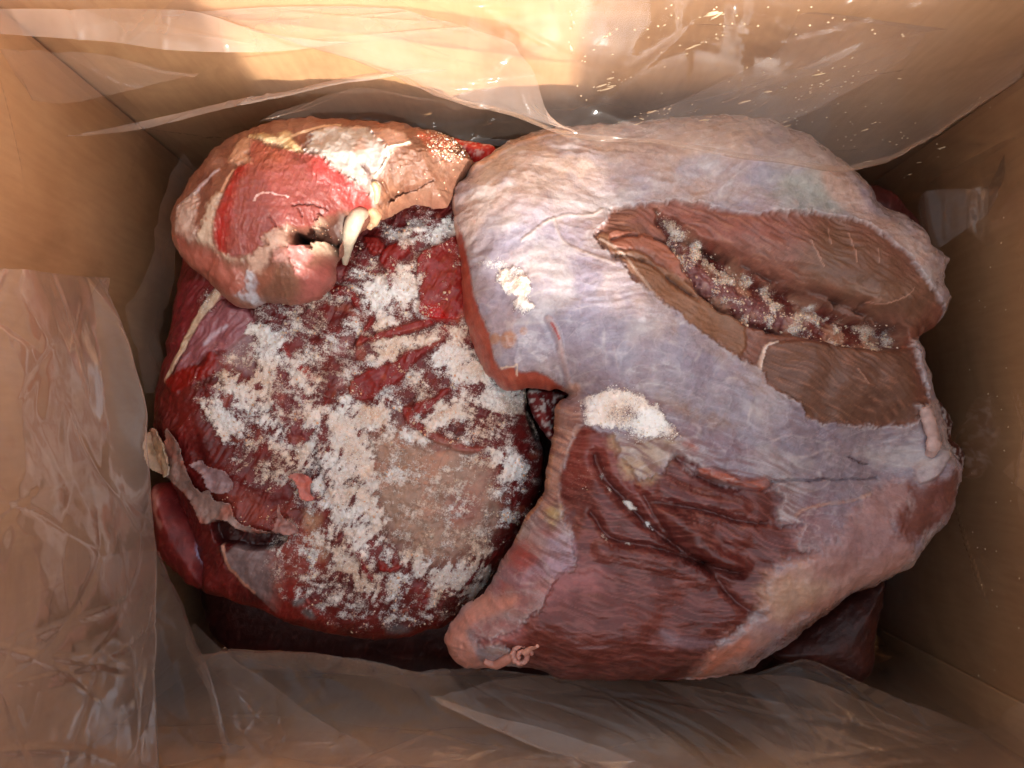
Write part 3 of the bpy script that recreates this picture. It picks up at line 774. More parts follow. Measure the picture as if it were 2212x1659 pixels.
fat('fat', cA("800,1020 900,970 1000,915 1045,930 1010,980 1030,1070 990,1100 900,1130 860,1180 820,1230 780,1290 720,1310 690,1260 700,1170 780,1120 840,1060"), (206, 166, 146))
fat('tendon', cA("690,1310 740,1310 735,1400 770,1490 770,1540 730,1550 660,1500 590,1490 600,1465 680,1450"), (192, 190, 198), .0018, .25, (178, 172, 180))
fat('soft_tissue', cA("1040,1070 1110,1070 1170,1110 1200,1130 1190,1200 1130,1290 1080,1310 1060,1230 1010,1180 1000,1110"), (226, 152, 144), .0022, .3, (204, 118, 108))
fat('soft_tissue', cA("880,1170 950,1110 1000,1110 1010,1190 1060,1240 960,1210 900,1230"), (206, 146, 132), .001)
# hollow, its deep shade painted dark as well as sunk
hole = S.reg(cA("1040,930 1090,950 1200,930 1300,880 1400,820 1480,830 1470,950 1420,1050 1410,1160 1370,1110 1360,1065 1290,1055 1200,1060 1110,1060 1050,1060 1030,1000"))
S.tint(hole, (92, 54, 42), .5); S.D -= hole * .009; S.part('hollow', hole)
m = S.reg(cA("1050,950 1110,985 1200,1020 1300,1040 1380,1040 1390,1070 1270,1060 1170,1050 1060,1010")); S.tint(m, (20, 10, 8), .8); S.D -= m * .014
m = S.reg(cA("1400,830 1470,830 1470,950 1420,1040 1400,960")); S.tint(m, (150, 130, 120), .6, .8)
fat('fat', cA("1230,1080 1290,1055 1360,1065 1360,1100 1300,1140 1250,1140 1225,1120"), (214, 186, 160), .011)
fat('fat', cA("1225,940 1240,900 1285,872 1278,900 1240,950"), (226, 186, 160), .010)
# white silverskin over the top
w = fat('silverskin', cB("-189,230 -140,160 30,110 140,130 250,120 330,170 380,230 450,290 455,350 420,430 350,530 310,520 250,440 300,530 330,570 380,590 370,700 340,760 310,690 250,610 160,545 100,510 0,430 -60,370 -130,330 -210,325"), (194, 184, 176), .0022, .3, (178, 154, 140))
S.tint(w * sstep(.15, .5, fbm(S.X * 75, S.Y * 75, 3, 71)), (204, 150, 126), None, .6)
w2 = fat('silverskin', cB("330,160 420,130 560,160 600,210 630,250 540,270 480,310 440,280 380,220"), (222, 180, 162), .0015, .32)
for p in ["460,300 540,270 630,250", "450,290 455,350 420,430 350,530", "330,580 380,590 372,700"]:
    m = S.line(cB(p), .0009); S.tint(m, (240, 222, 200), .3); S.D += m * .0014
m = S.reg(cB("236,425 300,500 290,470 250,435")); S.tint(m, (110, 56, 44)); S.D -= m * .003
m = S.line(cB("470,650 560,640 700,600 800,540"), .001); S.D -= m * .002; S.tint(m, (120, 72, 54), None, .6)
for p in ["400,560 440,640 480,700", "380,760 440,700 560,600", "420,840 470,700 600,620"]:
    m = S.line(cB(p), .0012); S.D -= m * .0022; S.tint(m, (112, 66, 48), None, .6)
S.tint(S.line(cA("740,720 760,680 800,662 850,655 930,668 1020,692"), .0009, .0005), (226, 186, 180), .3)
for p in ["1050,760 1150,745 1250,760 1330,790", "860,850 920,930", "1130,850 1110,800 1090,780"]:
    m = S.line(cA(p), .0007); S.D -= m * .0012; S.tint(m, (110, 40, 36), None, .7)
S.D += .0009 * ridged(S.X * 60, S.Y * 60, 3, 4) * (1 - red) + lobe * .0012 * (ridged(S.X * 130, S.Y * 90, 3, 6) - .5) +   .0003 * fbm(S.X * 420, S.Y * 420, 2, 7) + red * .0007 * fbm(S.X * 60, S.Y * 90, 3, 8)
S.tint(lobe * sstep(.72, .95, ridged(S.X * 130, S.Y * 90, 3, 6)), (178, 132, 104), None, .45); S.tint(lobe * sstep(.1, .5, -fbm(S.X * 300, S.Y * 300, 2, 9)), (112, 72, 54), None, .4)
S.tint(red * sstep(.15, .5, fbm(S.X * 260, S.Y * 260, 3, 10)), (178, 108, 96), .22, .45); S.tint(red * sstep(.2, .5, -fbm(S.X * 90, S.Y * 90, 3, 11)), (128, 48, 44), None, .4)
S.R = np.where(red > .5, np.clip(.42 + .2 * fbm(S.X * 300, S.Y * 300, 2, 13), .15, .5), S.R)
S.C *= .86
S.build(0.079, 'rounded pinkish-brown meat cut with fresh red face and a bare bone end', 'meat')
b0, b1 = S.at(778, 470, .004), S.at(731, 566, .0)
bone = tube('bone', [S.at(790, 462, .0), b0, S.at(764, 490, .002), S.at(752, 520, -.002), S.at(744, 540, -.006), S.at(737, 560, -.012)], [.0025, .0052, .0056, .0042, .0032, .0018], (198, 182, 160), S.e, .28)
tube('bone_collar', [S.at(800, 452, .0), S.at(813, 466, .002), S.at(808, 480, .001), S.at(795, 494, -.001)], [.002, .0036, .0034, .0015], (212, 170, 132), S.e, .4, lump=.5)
tube('sinew', [S.at(808, 398, .001), S.at(815, 408, .002), S.at(817, 425, .001), S.at(814, 440, .0)], [.001, .0022, .002, .001], (222, 196, 150), S.e, .4, lump=.4)
grains('frost_crystals', S, lobe * (.02 + sstep(.2, .5, S.blob(965, 310, 40))) + hole * .4 * sstep(-.1, .2, fbm(S.X * 200, S.Y * 200, 2, 3)), 420, .0003, .001, BEIGE + ORANGE + WHITE[:1], 'beige ice specks on the brown lobe of the rounded meat cut', 9)
# ---- the large cut at the right, wrapped in a lilac membrane
R = Piece('meat_shoulder', z3("700,84 640,95 540,110 440,140 340,185 270,240 190,280 150,350 100,390 90,470 100,540 105,620 130,740 140,870 150,1010 175,1120 210,1230 260,1330 300,1380 350,1420 420,1432 500,1418 580,1425 650,1425 690,1455 640,1480 622,1510 610,1640")
          + z5("645,170 640,250 620,350 600,480 590,560 550,640 480,730 430,850 370,930 330,1010 290,1090 220,1160 160,1190 110,1260 70,1310 50,1380 70,1430 100,1480 150,1520 200,1530 300,1525 420,1510 560,1530")
          + UV("1200,1458 1290,1464 1400,1468 1485,1468") + z6("250,1580 380,1560 480,1500 540,1440 640,1380 740,1290 860,1210 960,1130 1060,1090 1180,1030 1280,980 1330,900 1400,820 1460,750 1500,680 1520,600 1540,540 1550,480 1545,420 1500,350 1475,300 1465,220")
          + z4("1300,1530 1270,1450 1240,1350 1220,1270 1200,1200 1185,1160 1220,1130 1290,1080 1320,1010 1340,950 1320,890 1305,860 1310,810 1330,760 1325,720 1280,680 1220,620 1180,560 1120,510 1040,470 970,440 930,370 880,310 840,270 800,230 740,195")
          + UV("1756,325 1690,290 1620,268 1540,262 1440,268 1340,280"),
          0.084, 0.044, 0.040, zbot=.006, under=(.035, .06))
R.H += .0045 * fbm(R.X * 17, R.Y * 17, 3, 83) * sstep(0, .03, R.d) + .0022 * fbm(R.X * 45, R.Y * 45, 2, 85) * sstep(0, .02, R.d)
# big forms
R.H += .008 * R.ell((1150, 500), (1400, 720), 120) + .006 * R.ell((1500, 330), (1750, 380), 70)
R.H += .007 * R.ell((1650, 480), (1900, 600), 75) + .007 * R.ell((1480, 560), (1650, 690), 50) + .006 * R.ell((1750, 780), (1900, 830), 70)
R.H -= .011 * R.ell((1560, 545), (1930, 715), 34) + .004 * R.ell((1230, 820), (1180, 700), 26)
R.H += .006 * R.ell((1180, 1330), (1450, 1420), 90) + .005 * R.ell((1450, 1130), (1700, 1180), 60) + .004 * R.ell((1600, 1320), (1800, 1180), 50)
R.H -= .016 * R.blob(1930, 1000, 130) + .014 * R.blob(1500, 1480, 130) + .008 * R.blob(1000, 1420, 70)
R.H = np.maximum(R.H, R.zedge + .002)
R.names.append('membrane')
R.C[:] = lin(184, 166, 166)
q = fbm(R.X * 28, R.Y * 28, 4, 3); q2 = fbm(R.X * 70, R.Y * 70, 4, 5)
R.tint(sstep(-.1, .4, q), (170, 156, 170)); R.tint(sstep(.05, .5, -q), (192, 164, 154)); R.tint(sstep(.1, .5, q2), (156, 144, 164), None, .6)
R.tint(sstep(.25, .6, -q2), (204, 186, 180), None, .6)
R.tint(R.reg(UV("985,400 1010,350 1080,310 1250,285 1420,280 1480,330 1300,400 1150,440 1020,470"), .02, .01), (206, 178, 160), None, .75)
R.tint(R.reg(UV("1020,640 1060,560 1130,600 1300,640 1500,760 1600,840 1480,840 1260,800 1190,780 1120,800 1060,790"), .015, .01), (162, 154, 176), None, .6)
R.tint(R.reg(z4("430,210 560,190 760,280 870,430 800,470 560,440 420,330"), .012, .01), (164, 174, 164), None, .7)  # greenish iridescent sheen put into the colour
R.tint(R.reg(UV("1480,300 1540,262 1620,268 1756,325 1800,372 1700,345 1560,350"), .01, .006), (196, 168, 150), None, .7)
R.tint(R.reg(z4("760,200 850,280 930,380 980,450 1130,530 1210,620 1320,730 1310,820 1240,740 1150,650 1040,580 900,490 760,380 700,260"), .003), (212, 178, 162), .4, .8)
R.tint(R.reg(UV("1190,860 1300,780 1500,800 1700,880 1990,920 2040,1000 1900,1130 1700,1200 1560,1060 1300,960"), .03, .02), (142, 128, 142), None, .8)  # light falloff over the lower membrane, painted as a darker tint
# cut side of the thick flap
side = R.reg(z3("60,540 130,600 170,760 200,930 230,1020 280,1130 300,1230 320,1290 350,1312 410,1300 430,1330 520,1330 600,1362 625,1385 675,1425 640,1500 400,1500 200,1400 60,900"), .0008, .0009)
R.tint(side, (166, 78, 60), .36); sf = R.fibre(-72, .018, .0014, 41)
R.tint(side * sstep(.1, .5, sf), (190, 110, 86), None, .6); R.tint(side * sstep(.1, .5, -sf), (134, 56, 44), None, .6); R.part('cut_side', side)
R.D -= side * .0022
for p in ["405,1300 420,1295 425,1345", "340,1312 410,1300"]:
    m = R.line(z3(p), .0007); R.tint(m, (232, 206, 186), .3); R.D += m * .001
m = R.line(z3("100,390 92,470 104,560 115,620"), .0026, .0012); R.tint(m, (214, 170, 148), .4); R.D += m * .0015; R.part('fat_edge', m)
m = R.line(z3("200,275 260,245 340,190 450,140 540,112 640,97 720,88"), .004, .0015, .6); R.tint(m, (228, 186, 164), .34, .9); R.D += m * .0012 * (1 + q2); R.part('fat_edge', m)
# window 1: brown muscles at the upper right
W1 = R.reg(z4("1215,1590 1000,1610 800,1600 690,1590 610,1540 580,1490 500,1440 420,1390 380,1310 330,1270 260,1240 190,1190 100,1130 0,1060 -80,990 -170,920 -250,860 -330,800 -383,707 -424,680 -518,587 -456,500 -425,452 -341,426 -237,405 -81,389 106,421 200,440 330,460 480,450 700,460 870,490 970,520 1050,580 1130,640 1190,680 1240,760 1300,850 1360,950 1310,1090 1210,1150 1205,1200 1245,1350 1285,1470 1260,1490 1215,1500"), .0016, .0026, .0018)
f1 = R.fibre(-28, .014, .0018, 51); f1b = fbm(R.X * 160, R.Y * 160, 3, 53)
R.tint(W1, (134, 84, 70), .46); R.part('muscle', W1); R.D -= W1 * .0026
R.tint(W1 * sstep(-.1, .5, fbm(R.X * 22, R.Y * 22, 3, 57)), (122, 82, 62), None, .8)
R.tint(W1 * R.reg(z4("-260,420 -80,395 200,445 480,455 600,560 400,620 100,640 -100,560 -300,480"), .01, .008), (146, 84, 72), None, .7)
R.tint(W1 * R.reg(z4("380,1240 500,1150 900,1170 1200,1200 1280,1470 1210,1580 800,1600 600,1540 420,1390"), .004), (106, 74, 58), .48, .85)
R.tint(W1 * R.reg(z4("1200,1200 1160,1150 1340,950 1360,1000 1290,1100 1260,1400 1285,1480 1220,1500"), .01), (132, 72, 58), None, .7)
R.tint(W1 * sstep(.1, .45, f1), (172, 118, 96), None, .5); R.tint(W1 * sstep(.1, .45, -f1), (90, 52, 40), None, .55)
f1c = 1 - 2 * np.abs(fbm(R.X * 140, R.Y * 140, 3, 54)); R.tint(W1 * sstep(.9, .99, f1c), (84, 48, 38), None, .3)
R.D += W1 * (.0009 * f1 + .0003 * f1b)
lob = R.reg(z4("380,1300 385,1240 420,1180 500,1150 700,1145 900,1170 1150,1195 1230,1210 1290,1480 1210,1590 800,1610 600,1540 420,1390"), .0012); R.D += lob * .0026; R.part('muscle', lob * W1)
tan = R.reg(z3("835,632 900,610 930,690 1060,700 1180,790 1290,850 1400,950 1530,1010 1593,1040 1620,1180 1560,1250 1400,1150 1280,1050 1180,960 1080,880 960,745"), .0012); R.tint(tan * W1, (136, 94, 68), .48, .9); R.part('muscle', tan * W1); R.D += tan * W1 * .002
R.tint(tan * W1 * sstep(.0, .4, R.fibre(-55, .008, .0016, 58)), (108, 70, 50), None, .6)
m = R.reg(z3("900,610 960,590 1080,610 1200,650 1280,720 1340,820 1290,850 1200,770 1100,700 1000,690 920,670"), .0012); R.tint(m * W1, (156, 96, 76), .4, .9); R.D += m * W1 * .0018
R.tint(W1 * R.reg(z4('700,600 900,540 1150,700 1300,900 1200,1060 900,960 650,820'), .02, .01), (108, 78, 60), None, .75)
# groove full of stained salt
gro = R.reg(z4("-180,440 0,550 150,640 300,760 450,850 620,900 800,1000 960,1050 1150,1090 1170,1170 1000,1190 800,1160 600,1110 400,1080 250,1020 150,960 60,900 0,800 -60,700 -120,600"), .002, .003)
R.D -= gro * .012; R.tint(gro, (112, 40, 34), .4, .85); R.tint(gro * sstep(-.05, .25, fbm(R.X * 70, R.Y * 70, 3, 98)), (198, 150, 124), .5, .85); R.D += gro * (.0050 * np.maximum(fbm(R.X * 85, R.Y * 85, 3, 99), -.1) + .002 * fbm(R.X * 330, R.Y * 330, 2, 97))
lil = R.reg(z4("-60,620 60,700 160,800 300,870 480,950 640,1000 700,1060 560,1060 360,1000 200,900 20,800"), .006, .006, .003); R.tint(lil, (150, 108, 112), .32, .6); R.D += lil * .0008; R.part('membrane', lil)
for p, w in [("-60,570 40,590 200,680 350,760 480,830 600,880 720,890 860,940 950,940", .0016), ("640,860 720,890 840,950 1000,1020 1130,1090", .0014), ("60,870 160,950 240,990 330,1030 460,1090 600,1110 740,1150 900,1180 1120,1190", .0016), ("-420,690 -330,690 -200,740 -80,840 40,920", .0012), ("-430,600 -300,570 -160,600 -40,660", .0009)]:
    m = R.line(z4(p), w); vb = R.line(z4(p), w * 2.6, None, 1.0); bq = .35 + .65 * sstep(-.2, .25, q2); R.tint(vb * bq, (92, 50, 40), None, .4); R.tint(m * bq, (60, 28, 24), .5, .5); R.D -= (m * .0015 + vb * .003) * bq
m = R.line(z4("372,1300 385,1230 410,1175 470,1150"), .0016, .0008); R.tint(m, (226, 204, 192), .32); R.D += m * .002; R.part('membrane', m)
for p in ["860,560 890,640 910,720", "660,600 700,690 730,740", "750,540 765,620", "960,935 1060,945 1180,900 1220,860", "430,1480 540,1500 640,1560", "900,1300 960,1380", "1020,640 1030,720"]:
    m = R.line(z4(p), .0005); R.tint(m * W1, (186, 140, 120), .35, .7); R.D += m * .0004
# window 2: red-brown muscle below
W2 = R.reg(z5("790,230 860,240 960,290 990,370 1030,440 1100,500 1150,520 1230,470 1290,380 1400,430 1470,480") + z6("90,430 180,490 300,535 430,565 540,570 620,590 640,640 600,700 640,760 740,760 700,830 740,900 820,920 700,960 620,980 560,1040 540,1130 550,1190 500,1230 420,1320 360,1370 290,1410 200,1530 60,1640 -100,1660")
           + UV("1300,1480 1180,1470") + z5("500,1560 420,1470 330,1410 220,1400 300,1370 440,1340 480,1270 560,1230 600,1170 650,1060 720,1000 760,960 740,880 720,780 690,680 680,640 665,560 660,500 700,430 740,300"), .0022, .0035, .0022)
f2 = R.fibre(-14, .016, .0016, 61); f2b = R.fibre(-14, .03, .005, 63)
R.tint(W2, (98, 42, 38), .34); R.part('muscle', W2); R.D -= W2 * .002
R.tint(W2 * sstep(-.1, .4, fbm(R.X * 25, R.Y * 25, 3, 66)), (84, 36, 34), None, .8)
R.tint(W2 * R.reg(z5("790,230 960,290 1030,440 1130,560 1100,640 980,520 900,420 880,520 760,560 660,520 740,300"), .006), (122, 46, 40), None, .75)
R.tint(W2 * R.reg(z5("450,1150 620,1080 900,1080 1200,1150 1300,1300 900,1400 500,1440 380,1380"), .02, .01), (114, 52, 44), None, .7)
R.tint(W2 * sstep(.2, .55, f2), (160, 100, 92), None, .35); R.tint(W2 * sstep(.15, .5, -f2), (74, 28, 24), None, .3)
f2c = 1 - 2 * np.abs(R.fibre(-12, .028, .0042, 68, 2))
R.tint(W2 * sstep(.62, .95, f2c), (156, 94, 86), .34, .45)
R.D += W2 * (.0004 * f2 + .0008 * f2b + .0003 * f2c)
# folds of the lower muscles
for p, w, dp in [("870,390 915,500 1000,600 1060,660 1130,740 1240,830 1340,900 1480,980 1570,1010 1659,1030", .0022, .007), ("850,700 900,780 960,840 1080,870 1200,890 1320,930 1480,990", .0014, .004),
             ("1300,390 1400,470 1480,520 1560,550 1640,560", .0016, .004), ("1180,640 1300,660 1480,690 1640,740 1800,760", .0014, .003), ("1480,980 1600,1150 1700,1230 1780,1250", .0018, .004), ("1130,600 1200,720 1280,840", .0012, .003)]:
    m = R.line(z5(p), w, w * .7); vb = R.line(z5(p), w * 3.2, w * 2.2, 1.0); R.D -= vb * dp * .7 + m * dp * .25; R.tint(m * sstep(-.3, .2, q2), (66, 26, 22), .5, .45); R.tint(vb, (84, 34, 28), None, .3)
for p, dp in [("1130,560 1200,650 1350,780 1500,900 1600,960", .004), ("1400,880 1530,950 1659,980", .004), ("1200,560 1400,610 1659,660", .003), ("1250,720 1450,790 1650,840", .0025), ("900,900 1200,960 1450,1060", .003)]:
    R.D += R.line(z5(p), .008, .008, 1.0) * dp
m = R.reg(z6("170,470 220,450 330,480 420,520 540,505 565,540 520,570 430,560 330,540 220,500")); R.tint(m, (176, 92, 66), .35); R.D += m * .0028; R.part('fat_roll', m)
m = R.line(z6("575,530 700,518 790,524 850,512 930,520 1000,512 1080,516 1140,505"), .0011, .0006, .8, .0006); R.tint(m * sstep(-.3, .2, q2), (104, 44, 40), .4, .7); R.D -= m * .0022
m = R.line(z6("990,395 1040,420 1090,435"), .0007); R.tint(m, (96, 40, 36), .4); R.D -= m * .002
# left rim of fat, red flank, lilac membrane and pink tip of the lower lobe
m = R.reg(z5("640,90 700,20 780,10 790,200 740,300 690,430 665,520 660,640 590,720 560,680 600,480 630,300"), .002); R.tint(m, (214, 164, 142), .36, .9); R.part('fat_edge', m)
m = R.line(z5("650,100 640,250 615,420 596,560 545,650 480,740 430,850"), .0028, .0012); R.tint(m, (222, 166, 132), .34); R.D += m * .0012
m = R.reg(z5("440,850 560,790 650,830 600,930 540,1000 440,1080 340,1140 270,1120 330,1010"), .004); R.tint(m, (180, 72, 60), .3, .9); R.part('muscle', m)
m = R.reg(z5("560,960 600,860 640,790 720,790 760,960 700,1010 620,1050 520,1070 440,1100 480,1030"), .003); R.tint(m, (186, 148, 164), .3, .9); R.part('membrane', m)
R.tint(R.reg(z5("380,1120 520,1050 720,1010 860,980 900,1080 640,1160 500,1240 360,1250"), .008, .006), (174, 104, 104), .32, .7)
tip = R.reg(z5("290,1100 330,1150 440,1140 430,1200 330,1250 240,1290 170,1340 210,1420 260,1500 300,1530 100,1500 40,1380 110,1260 200,1170"), .003); R.tint(tip, (210, 148, 132), .36, .92); R.part('fat_tip', tip); R.D += tip * (.0012 * ridged(R.X * 100, R.Y * 100, 3, 6))
R.tint(R.reg(z5("220,1290 420,1270 480,1330 440,1400 300,1410 220,1380"), .004), (164, 100, 100), .3, .85)
R.tint(R.reg(z5("590,680 640,650 680,660 670,740 640,790 610,740"), .002), (204, 180, 130), .5, .9)
# fat strap running off to the lower right
fs = R.reg(z6("540,1130 560,1040 640,980 800,920 900,860 960,780 1040,660 1130,580 1250,520 1300,560 1310,650 1230,720 1250,800 1340,830 1280,990 1060,1095 860,1215 700,1290 640,1340 540,1420 420,1500 330,1580 120,1610 250,1450 420,1330 520,1230"), .006, .005, .003)
R.tint(fs, (186, 138, 126), .4, .9); R.part('fat_strap', fs); R.D += fs * (.0018 + .0008 * ridged(R.X * 70, R.Y * 70, 3, 8))
R.tint(fs * sstep(.0, .4, fbm(R.X * 50, R.Y * 50, 3, 91)), (178, 126, 116), None, .6)
R.tint(R.reg(z6("250,1460 360,1390 430,1350 440,1420 330,1480 250,1540 160,1590"), .003), (206, 130, 104), .34, .85)
R.tint(R.reg(z6("560,1060 720,1020 860,1080 780,1180 620,1260 540,1190"), .01, .008), (206, 172, 140), None, .6)
R.tint(R.reg(z6("640,640 760,640 1000,620 1080,640 960,780 860,860 740,880 700,800"), .008, .006), (160, 120, 126), None, .7)
R.tint(R.reg(z6('840,920 960,760 1080,620 1180,550 1300,560 1310,650 1230,720 1250,800 1330,830 1200,930 1000,990'), .012, .01), (150, 118, 122), None, .7)
m = R.line(z6("700,720 740,680 860,650 1000,630 1100,590"), .0012); R.tint(m, (204, 160, 140), None, .7); R.D += m * .0008
bk = R.reg(z6("1290,540 1370,540 1450,500 1580,480 1560,650 1470,760 1340,840 1240,810 1240,720 1310,650"), .005, .005, .003); R.tint(bk, (112, 58, 48), .42, .92); R.part('muscle', bk); R.tint(bk * sstep(.1, .5, f2), (140, 84, 68), None, .5)
m = R.reg(z6("1340,460 1450,390 1530,335 1510,430 1455,500 1375,540")); R.tint(m, (182, 164, 166), .3); R.D += m * .002; R.part('membrane', m)
und = R.reg(z6("640,1350 860,1215 1060,1095 1180,1030 1200,1060 900,1250 680,1380 480,1510 440,1490"), .004); R.tint(und, (110, 62, 48), .45, .8)
for p in ["480,1270 520,1290 640,1310 600,1400", "-20,1330 60,1360 180,1380 270,1390 180,1440 20,1400"]:
    m = R.reg(z6(p) if '-20' in p else z6(p), .003); R.tint(m, (150, 122, 132), .32, .6)
# brown stains and brown streaks over the membrane, orange spots
R.tint(R.reg(z5("1180,60 1260,70 1400,140 1560,190 1659,210 1620,240 1440,210 1300,150"), .006, .006, .003), (150, 112, 84), None, .75)
R.tint(R.reg(z5("1140,100 1260,200 1400,250 1659,330 1600,400 1400,350 1250,260"), .012, .008), (150, 116, 132), None, .6)
R.tint(R.reg(z5("960,290 1180,290 1330,300 1240,420 1150,520 1020,470 1000,380"), .006, .005, .003), (190, 158, 124), .5, .85)
R.tint(R.reg(z5("1330,320 1380,310 1420,350 1380,360"), .002), (196, 92, 60), None, .8)
for u, v, r in [(380, 1165, 34), (310, 1160, 22), (460, 1120, 16)]:
    p = z3("%d,%d" % (u, v))[0]; R.tint(sstep(.25, .6, R.blob(p[0], p[1], r * .42 * 1.3)), (196, 138, 104), None, .85)
# membrane: fine wrinkles and pale fibres, a thin torn edge round each window
mem = np.clip(1 - W1 - W2 - side - bk - .8 * fs - .8 * tip, 0, 1)
# the membrane thins towards the bare muscle: the flesh shows through along the fibres
near2 = sstep(.0, 1, np.clip(1 - (-R.sd(UV("1290,900 1380,930 1450,1000 1530,1010 1660,1060 1690,1100 1650,1180 1580,1250 1500,1340 1250,1340 1200,1200 1220,1000"), .05)) / .034, 0, 1))
near1 = sstep(.0, 1, np.clip(1 - (-R.sd(z4("1000,1610 690,1590 420,1390 190,1190 -80,990 -330,800 -518,587 -341,426 106,421 480,450 970,520 1300,850 1240,1350"), .05)) / .022, 0, 1))
thin = R.fibre(-22, .022, .0024, 73); thin2 = R.fibre(-30, .03, .008, 74)
R.R = np.where(mem > .5, np.clip(.27 + .2 * q2, .17, .42), R.R)
wpx = R.X + .022 * fbm(R.X * 9, R.Y * 9, 3, 111); wpy = R.Y + .022 * fbm(R.X * 9, R.Y * 9, 3, 112)
wr = 1 - 2 * np.abs(pnoise(wpx * 26, wpy * 60, 12)); wr2 = 1 - 2 * np.abs(pnoise(wpx * 60, wpy * 130, 15)); wr3 = R.fibre(-18, .03, .0016, 71); wr4 = 1 - 2 * np.abs(pnoise(wpx * 44 + 9, wpy * 38, 16))
R.tint(mem * sstep(.0, .4, fbm(wpx * 30, wpy * 48, 4, 113)), (158, 154, 172), .3, .5); R.tint(mem * sstep(.05, .45, -fbm(wpx * 24, wpy * 40, 4, 114)), (210, 200, 198), .3, .55)
R.D += mem * (.0005 * wr + .0003 * wr2 + .00015 * wr3 + .0002 * wr4 + .0007 * fbm(wpx * 120, wpy * 200, 3, 115))
brk = sstep(-.15, .25, q2)
R.tint(mem * brk * sstep(.86, .99, wr), (222, 212, 210), .28, .4); R.tint(mem * (1 - brk) * sstep(.88, .99, wr2), (214, 204, 206), .28, .3); R.tint(mem * sstep(.9, .99, wr4) * brk, (220, 206, 200), None, .22)
R.tint(mem * sstep(.1, .5, wr3), (206, 200, 206), .26, .3)
R.tint(mem * sstep(.35, .7, -q2 - .3 * wr), (160, 120, 112), None, .4)
R.tint(mem * near2 * sstep(-.25, .3, thin + .6 * thin2), (124, 74, 72), .34, .75); R.tint(mem * near1 * sstep(.0, .4, thin2 + .5 * thin), (150, 116, 106), .34, .45)
for w, bl in ((W1, .9), (W2, .5)):
    e = sstep(.0, .25, mem * w * 4) * sstep(0.0, 1, mem); R.tint(e * sstep(-.2, .3, fbm(R.X * 90, R.Y * 90, 2, 117)), (212, 198, 198), .3, bl * .6); R.D += e * .0006
m = R.line(z3("590,1060 630,1130 650,1220 680,1330 700,1430"), .003, .002, .8); R.D += m * .002; R.tint(m, (206, 170, 160), None, .4)
m = R.line(z3("600,1080 625,1120 640,1160"), .0008); R.tint(m, (176, 60, 56), None, .8)
for p in ["620,540 640,620 700,680 820,730 930,770", "560,560 600,545 680,520 800,520 860,490", "450,650 540,580 600,540", "860,640 960,700 1040,800 1160,950"]:
    m = R.line(z3(p), .0012); R.D += m * .0005; R.tint(m, (222, 204, 190), None, .35)
R.C *= (1 - .13 * mem)[..., None]
# salt
s1 = R.reg(z5("790,130 850,60 950,30 1100,50 1150,100 1250,170 1280,230 1330,290 1180,280 1100,310 1000,250 900,240 800,200"), .003, .004, .002)
s2 = R.reg(z3("330,830 400,790 480,830 500,900 470,940 510,990 450,1015 400,980 410,940 350,900"), .002, .003, .002)
s2b = R.reg(z3("240,760 320,740 390,770 380,810 300,800"), .004, .004, .002)
s3 = R.line(z5("880,400 900,470 960,570 1040,640 1120,720 1180,790"), .004, .002, .8) ; s4 = R.line(z5("860,740 950,860 1080,870 1220,900 1350,940"), .0022, .0014, .8)
s5 = R.reg(z5("680,440 760,430 900,420 900,520 820,600 700,620"), .01) * .25
sp = fbm(R.X * 300, R.Y * 300, 3, 95)
R.Fr = np.clip(s1 * np.clip(.85 + .8 * q2, .3, 1) + s2 * np.clip(.8 + .8 * q2, .3, 1) + s2b * .5 + (s3 * .9 + s4 * .6) * sstep(-.05, .3, fbm(R.X * 90, R.Y * 90, 3, 92)) + s5 * .6 + gro * np.clip(.34 + 1.5 * fbm(R.X * 85, R.Y * 85, 3, 99), 0, 1) * (1 - .5 * lil), 0, 1)
R.D += s1 * (.0014 + .0014 * sp) + s2 * (.0015 + .0016 * sp)
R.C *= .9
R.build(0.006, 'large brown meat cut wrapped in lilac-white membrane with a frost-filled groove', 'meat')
grains('frost_crystals', R, s1 * .9 + s2 * .9 + s2b * .25 + (s3 * .3 + s4 * .1) * sstep(-.05, .3, fbm(R.X * 90, R.Y * 90, 3, 92)) + .25 * s5 * sstep(.1, .3, q2), 900, .0002, .0005, WHITE + BEIGE[:1], 'white frost crust on the lilac membrane of the large cut', 11, .0012)
gm = gro * (.08 + .92 * sstep(.0, .2, fbm(R.X * 85, R.Y * 85, 3, 99))) * (1 - .55 * lil)
grains('frost_crystals', R, gm, 1700, .00025, .0009, BEIGE + [(214, 168, 146), (232, 214, 200)], 'clotted pinkish and beige frost filling the groove of the large cut', 12, .0012)
tube('fat_lump', [R.at(1989, 880, .001), R.at(1998, 905, .003), R.at(2006, 940, .003), R.at(2010, 970, .003), R.at(2004, 985, .0)], [.0025, .0042, .0036, .0042, .002], (186, 158, 152), R.e, .4, lump=.6, flat=.55)
def curl_pts():
    c = R.at(1126, 1414, .003); out = []
    for k in range(22):
        a = k * .5; r = .0062 - .00024 * k
        out.append(c + np.array([r * math.cos(a), r * math.sin(a), .0035 * k / 22]))
    return out
tube('curled_sinew', curl_pts(), [.0010, .0018, .0014, .0012], (196, 140, 126), R.e, .4, lump=.6)
tube('sinew', [R.at(1134, 1408, .004), R.at(1146, 1398, .005), R.at(1154, 1393, .008), R.at(1160, 1386, .011)], [.0022, .0013, .0008, .001], (212, 158, 142), R.e, .34)
tube('sinew', [R.at(1046, 1425, .001), R.at(1070, 1432, .002), R.at(1100, 1420, .002), R.at(1122, 1418, .002)], [.002, .003, .003, .002], (196, 136, 120), R.e, .34, lump=.3)
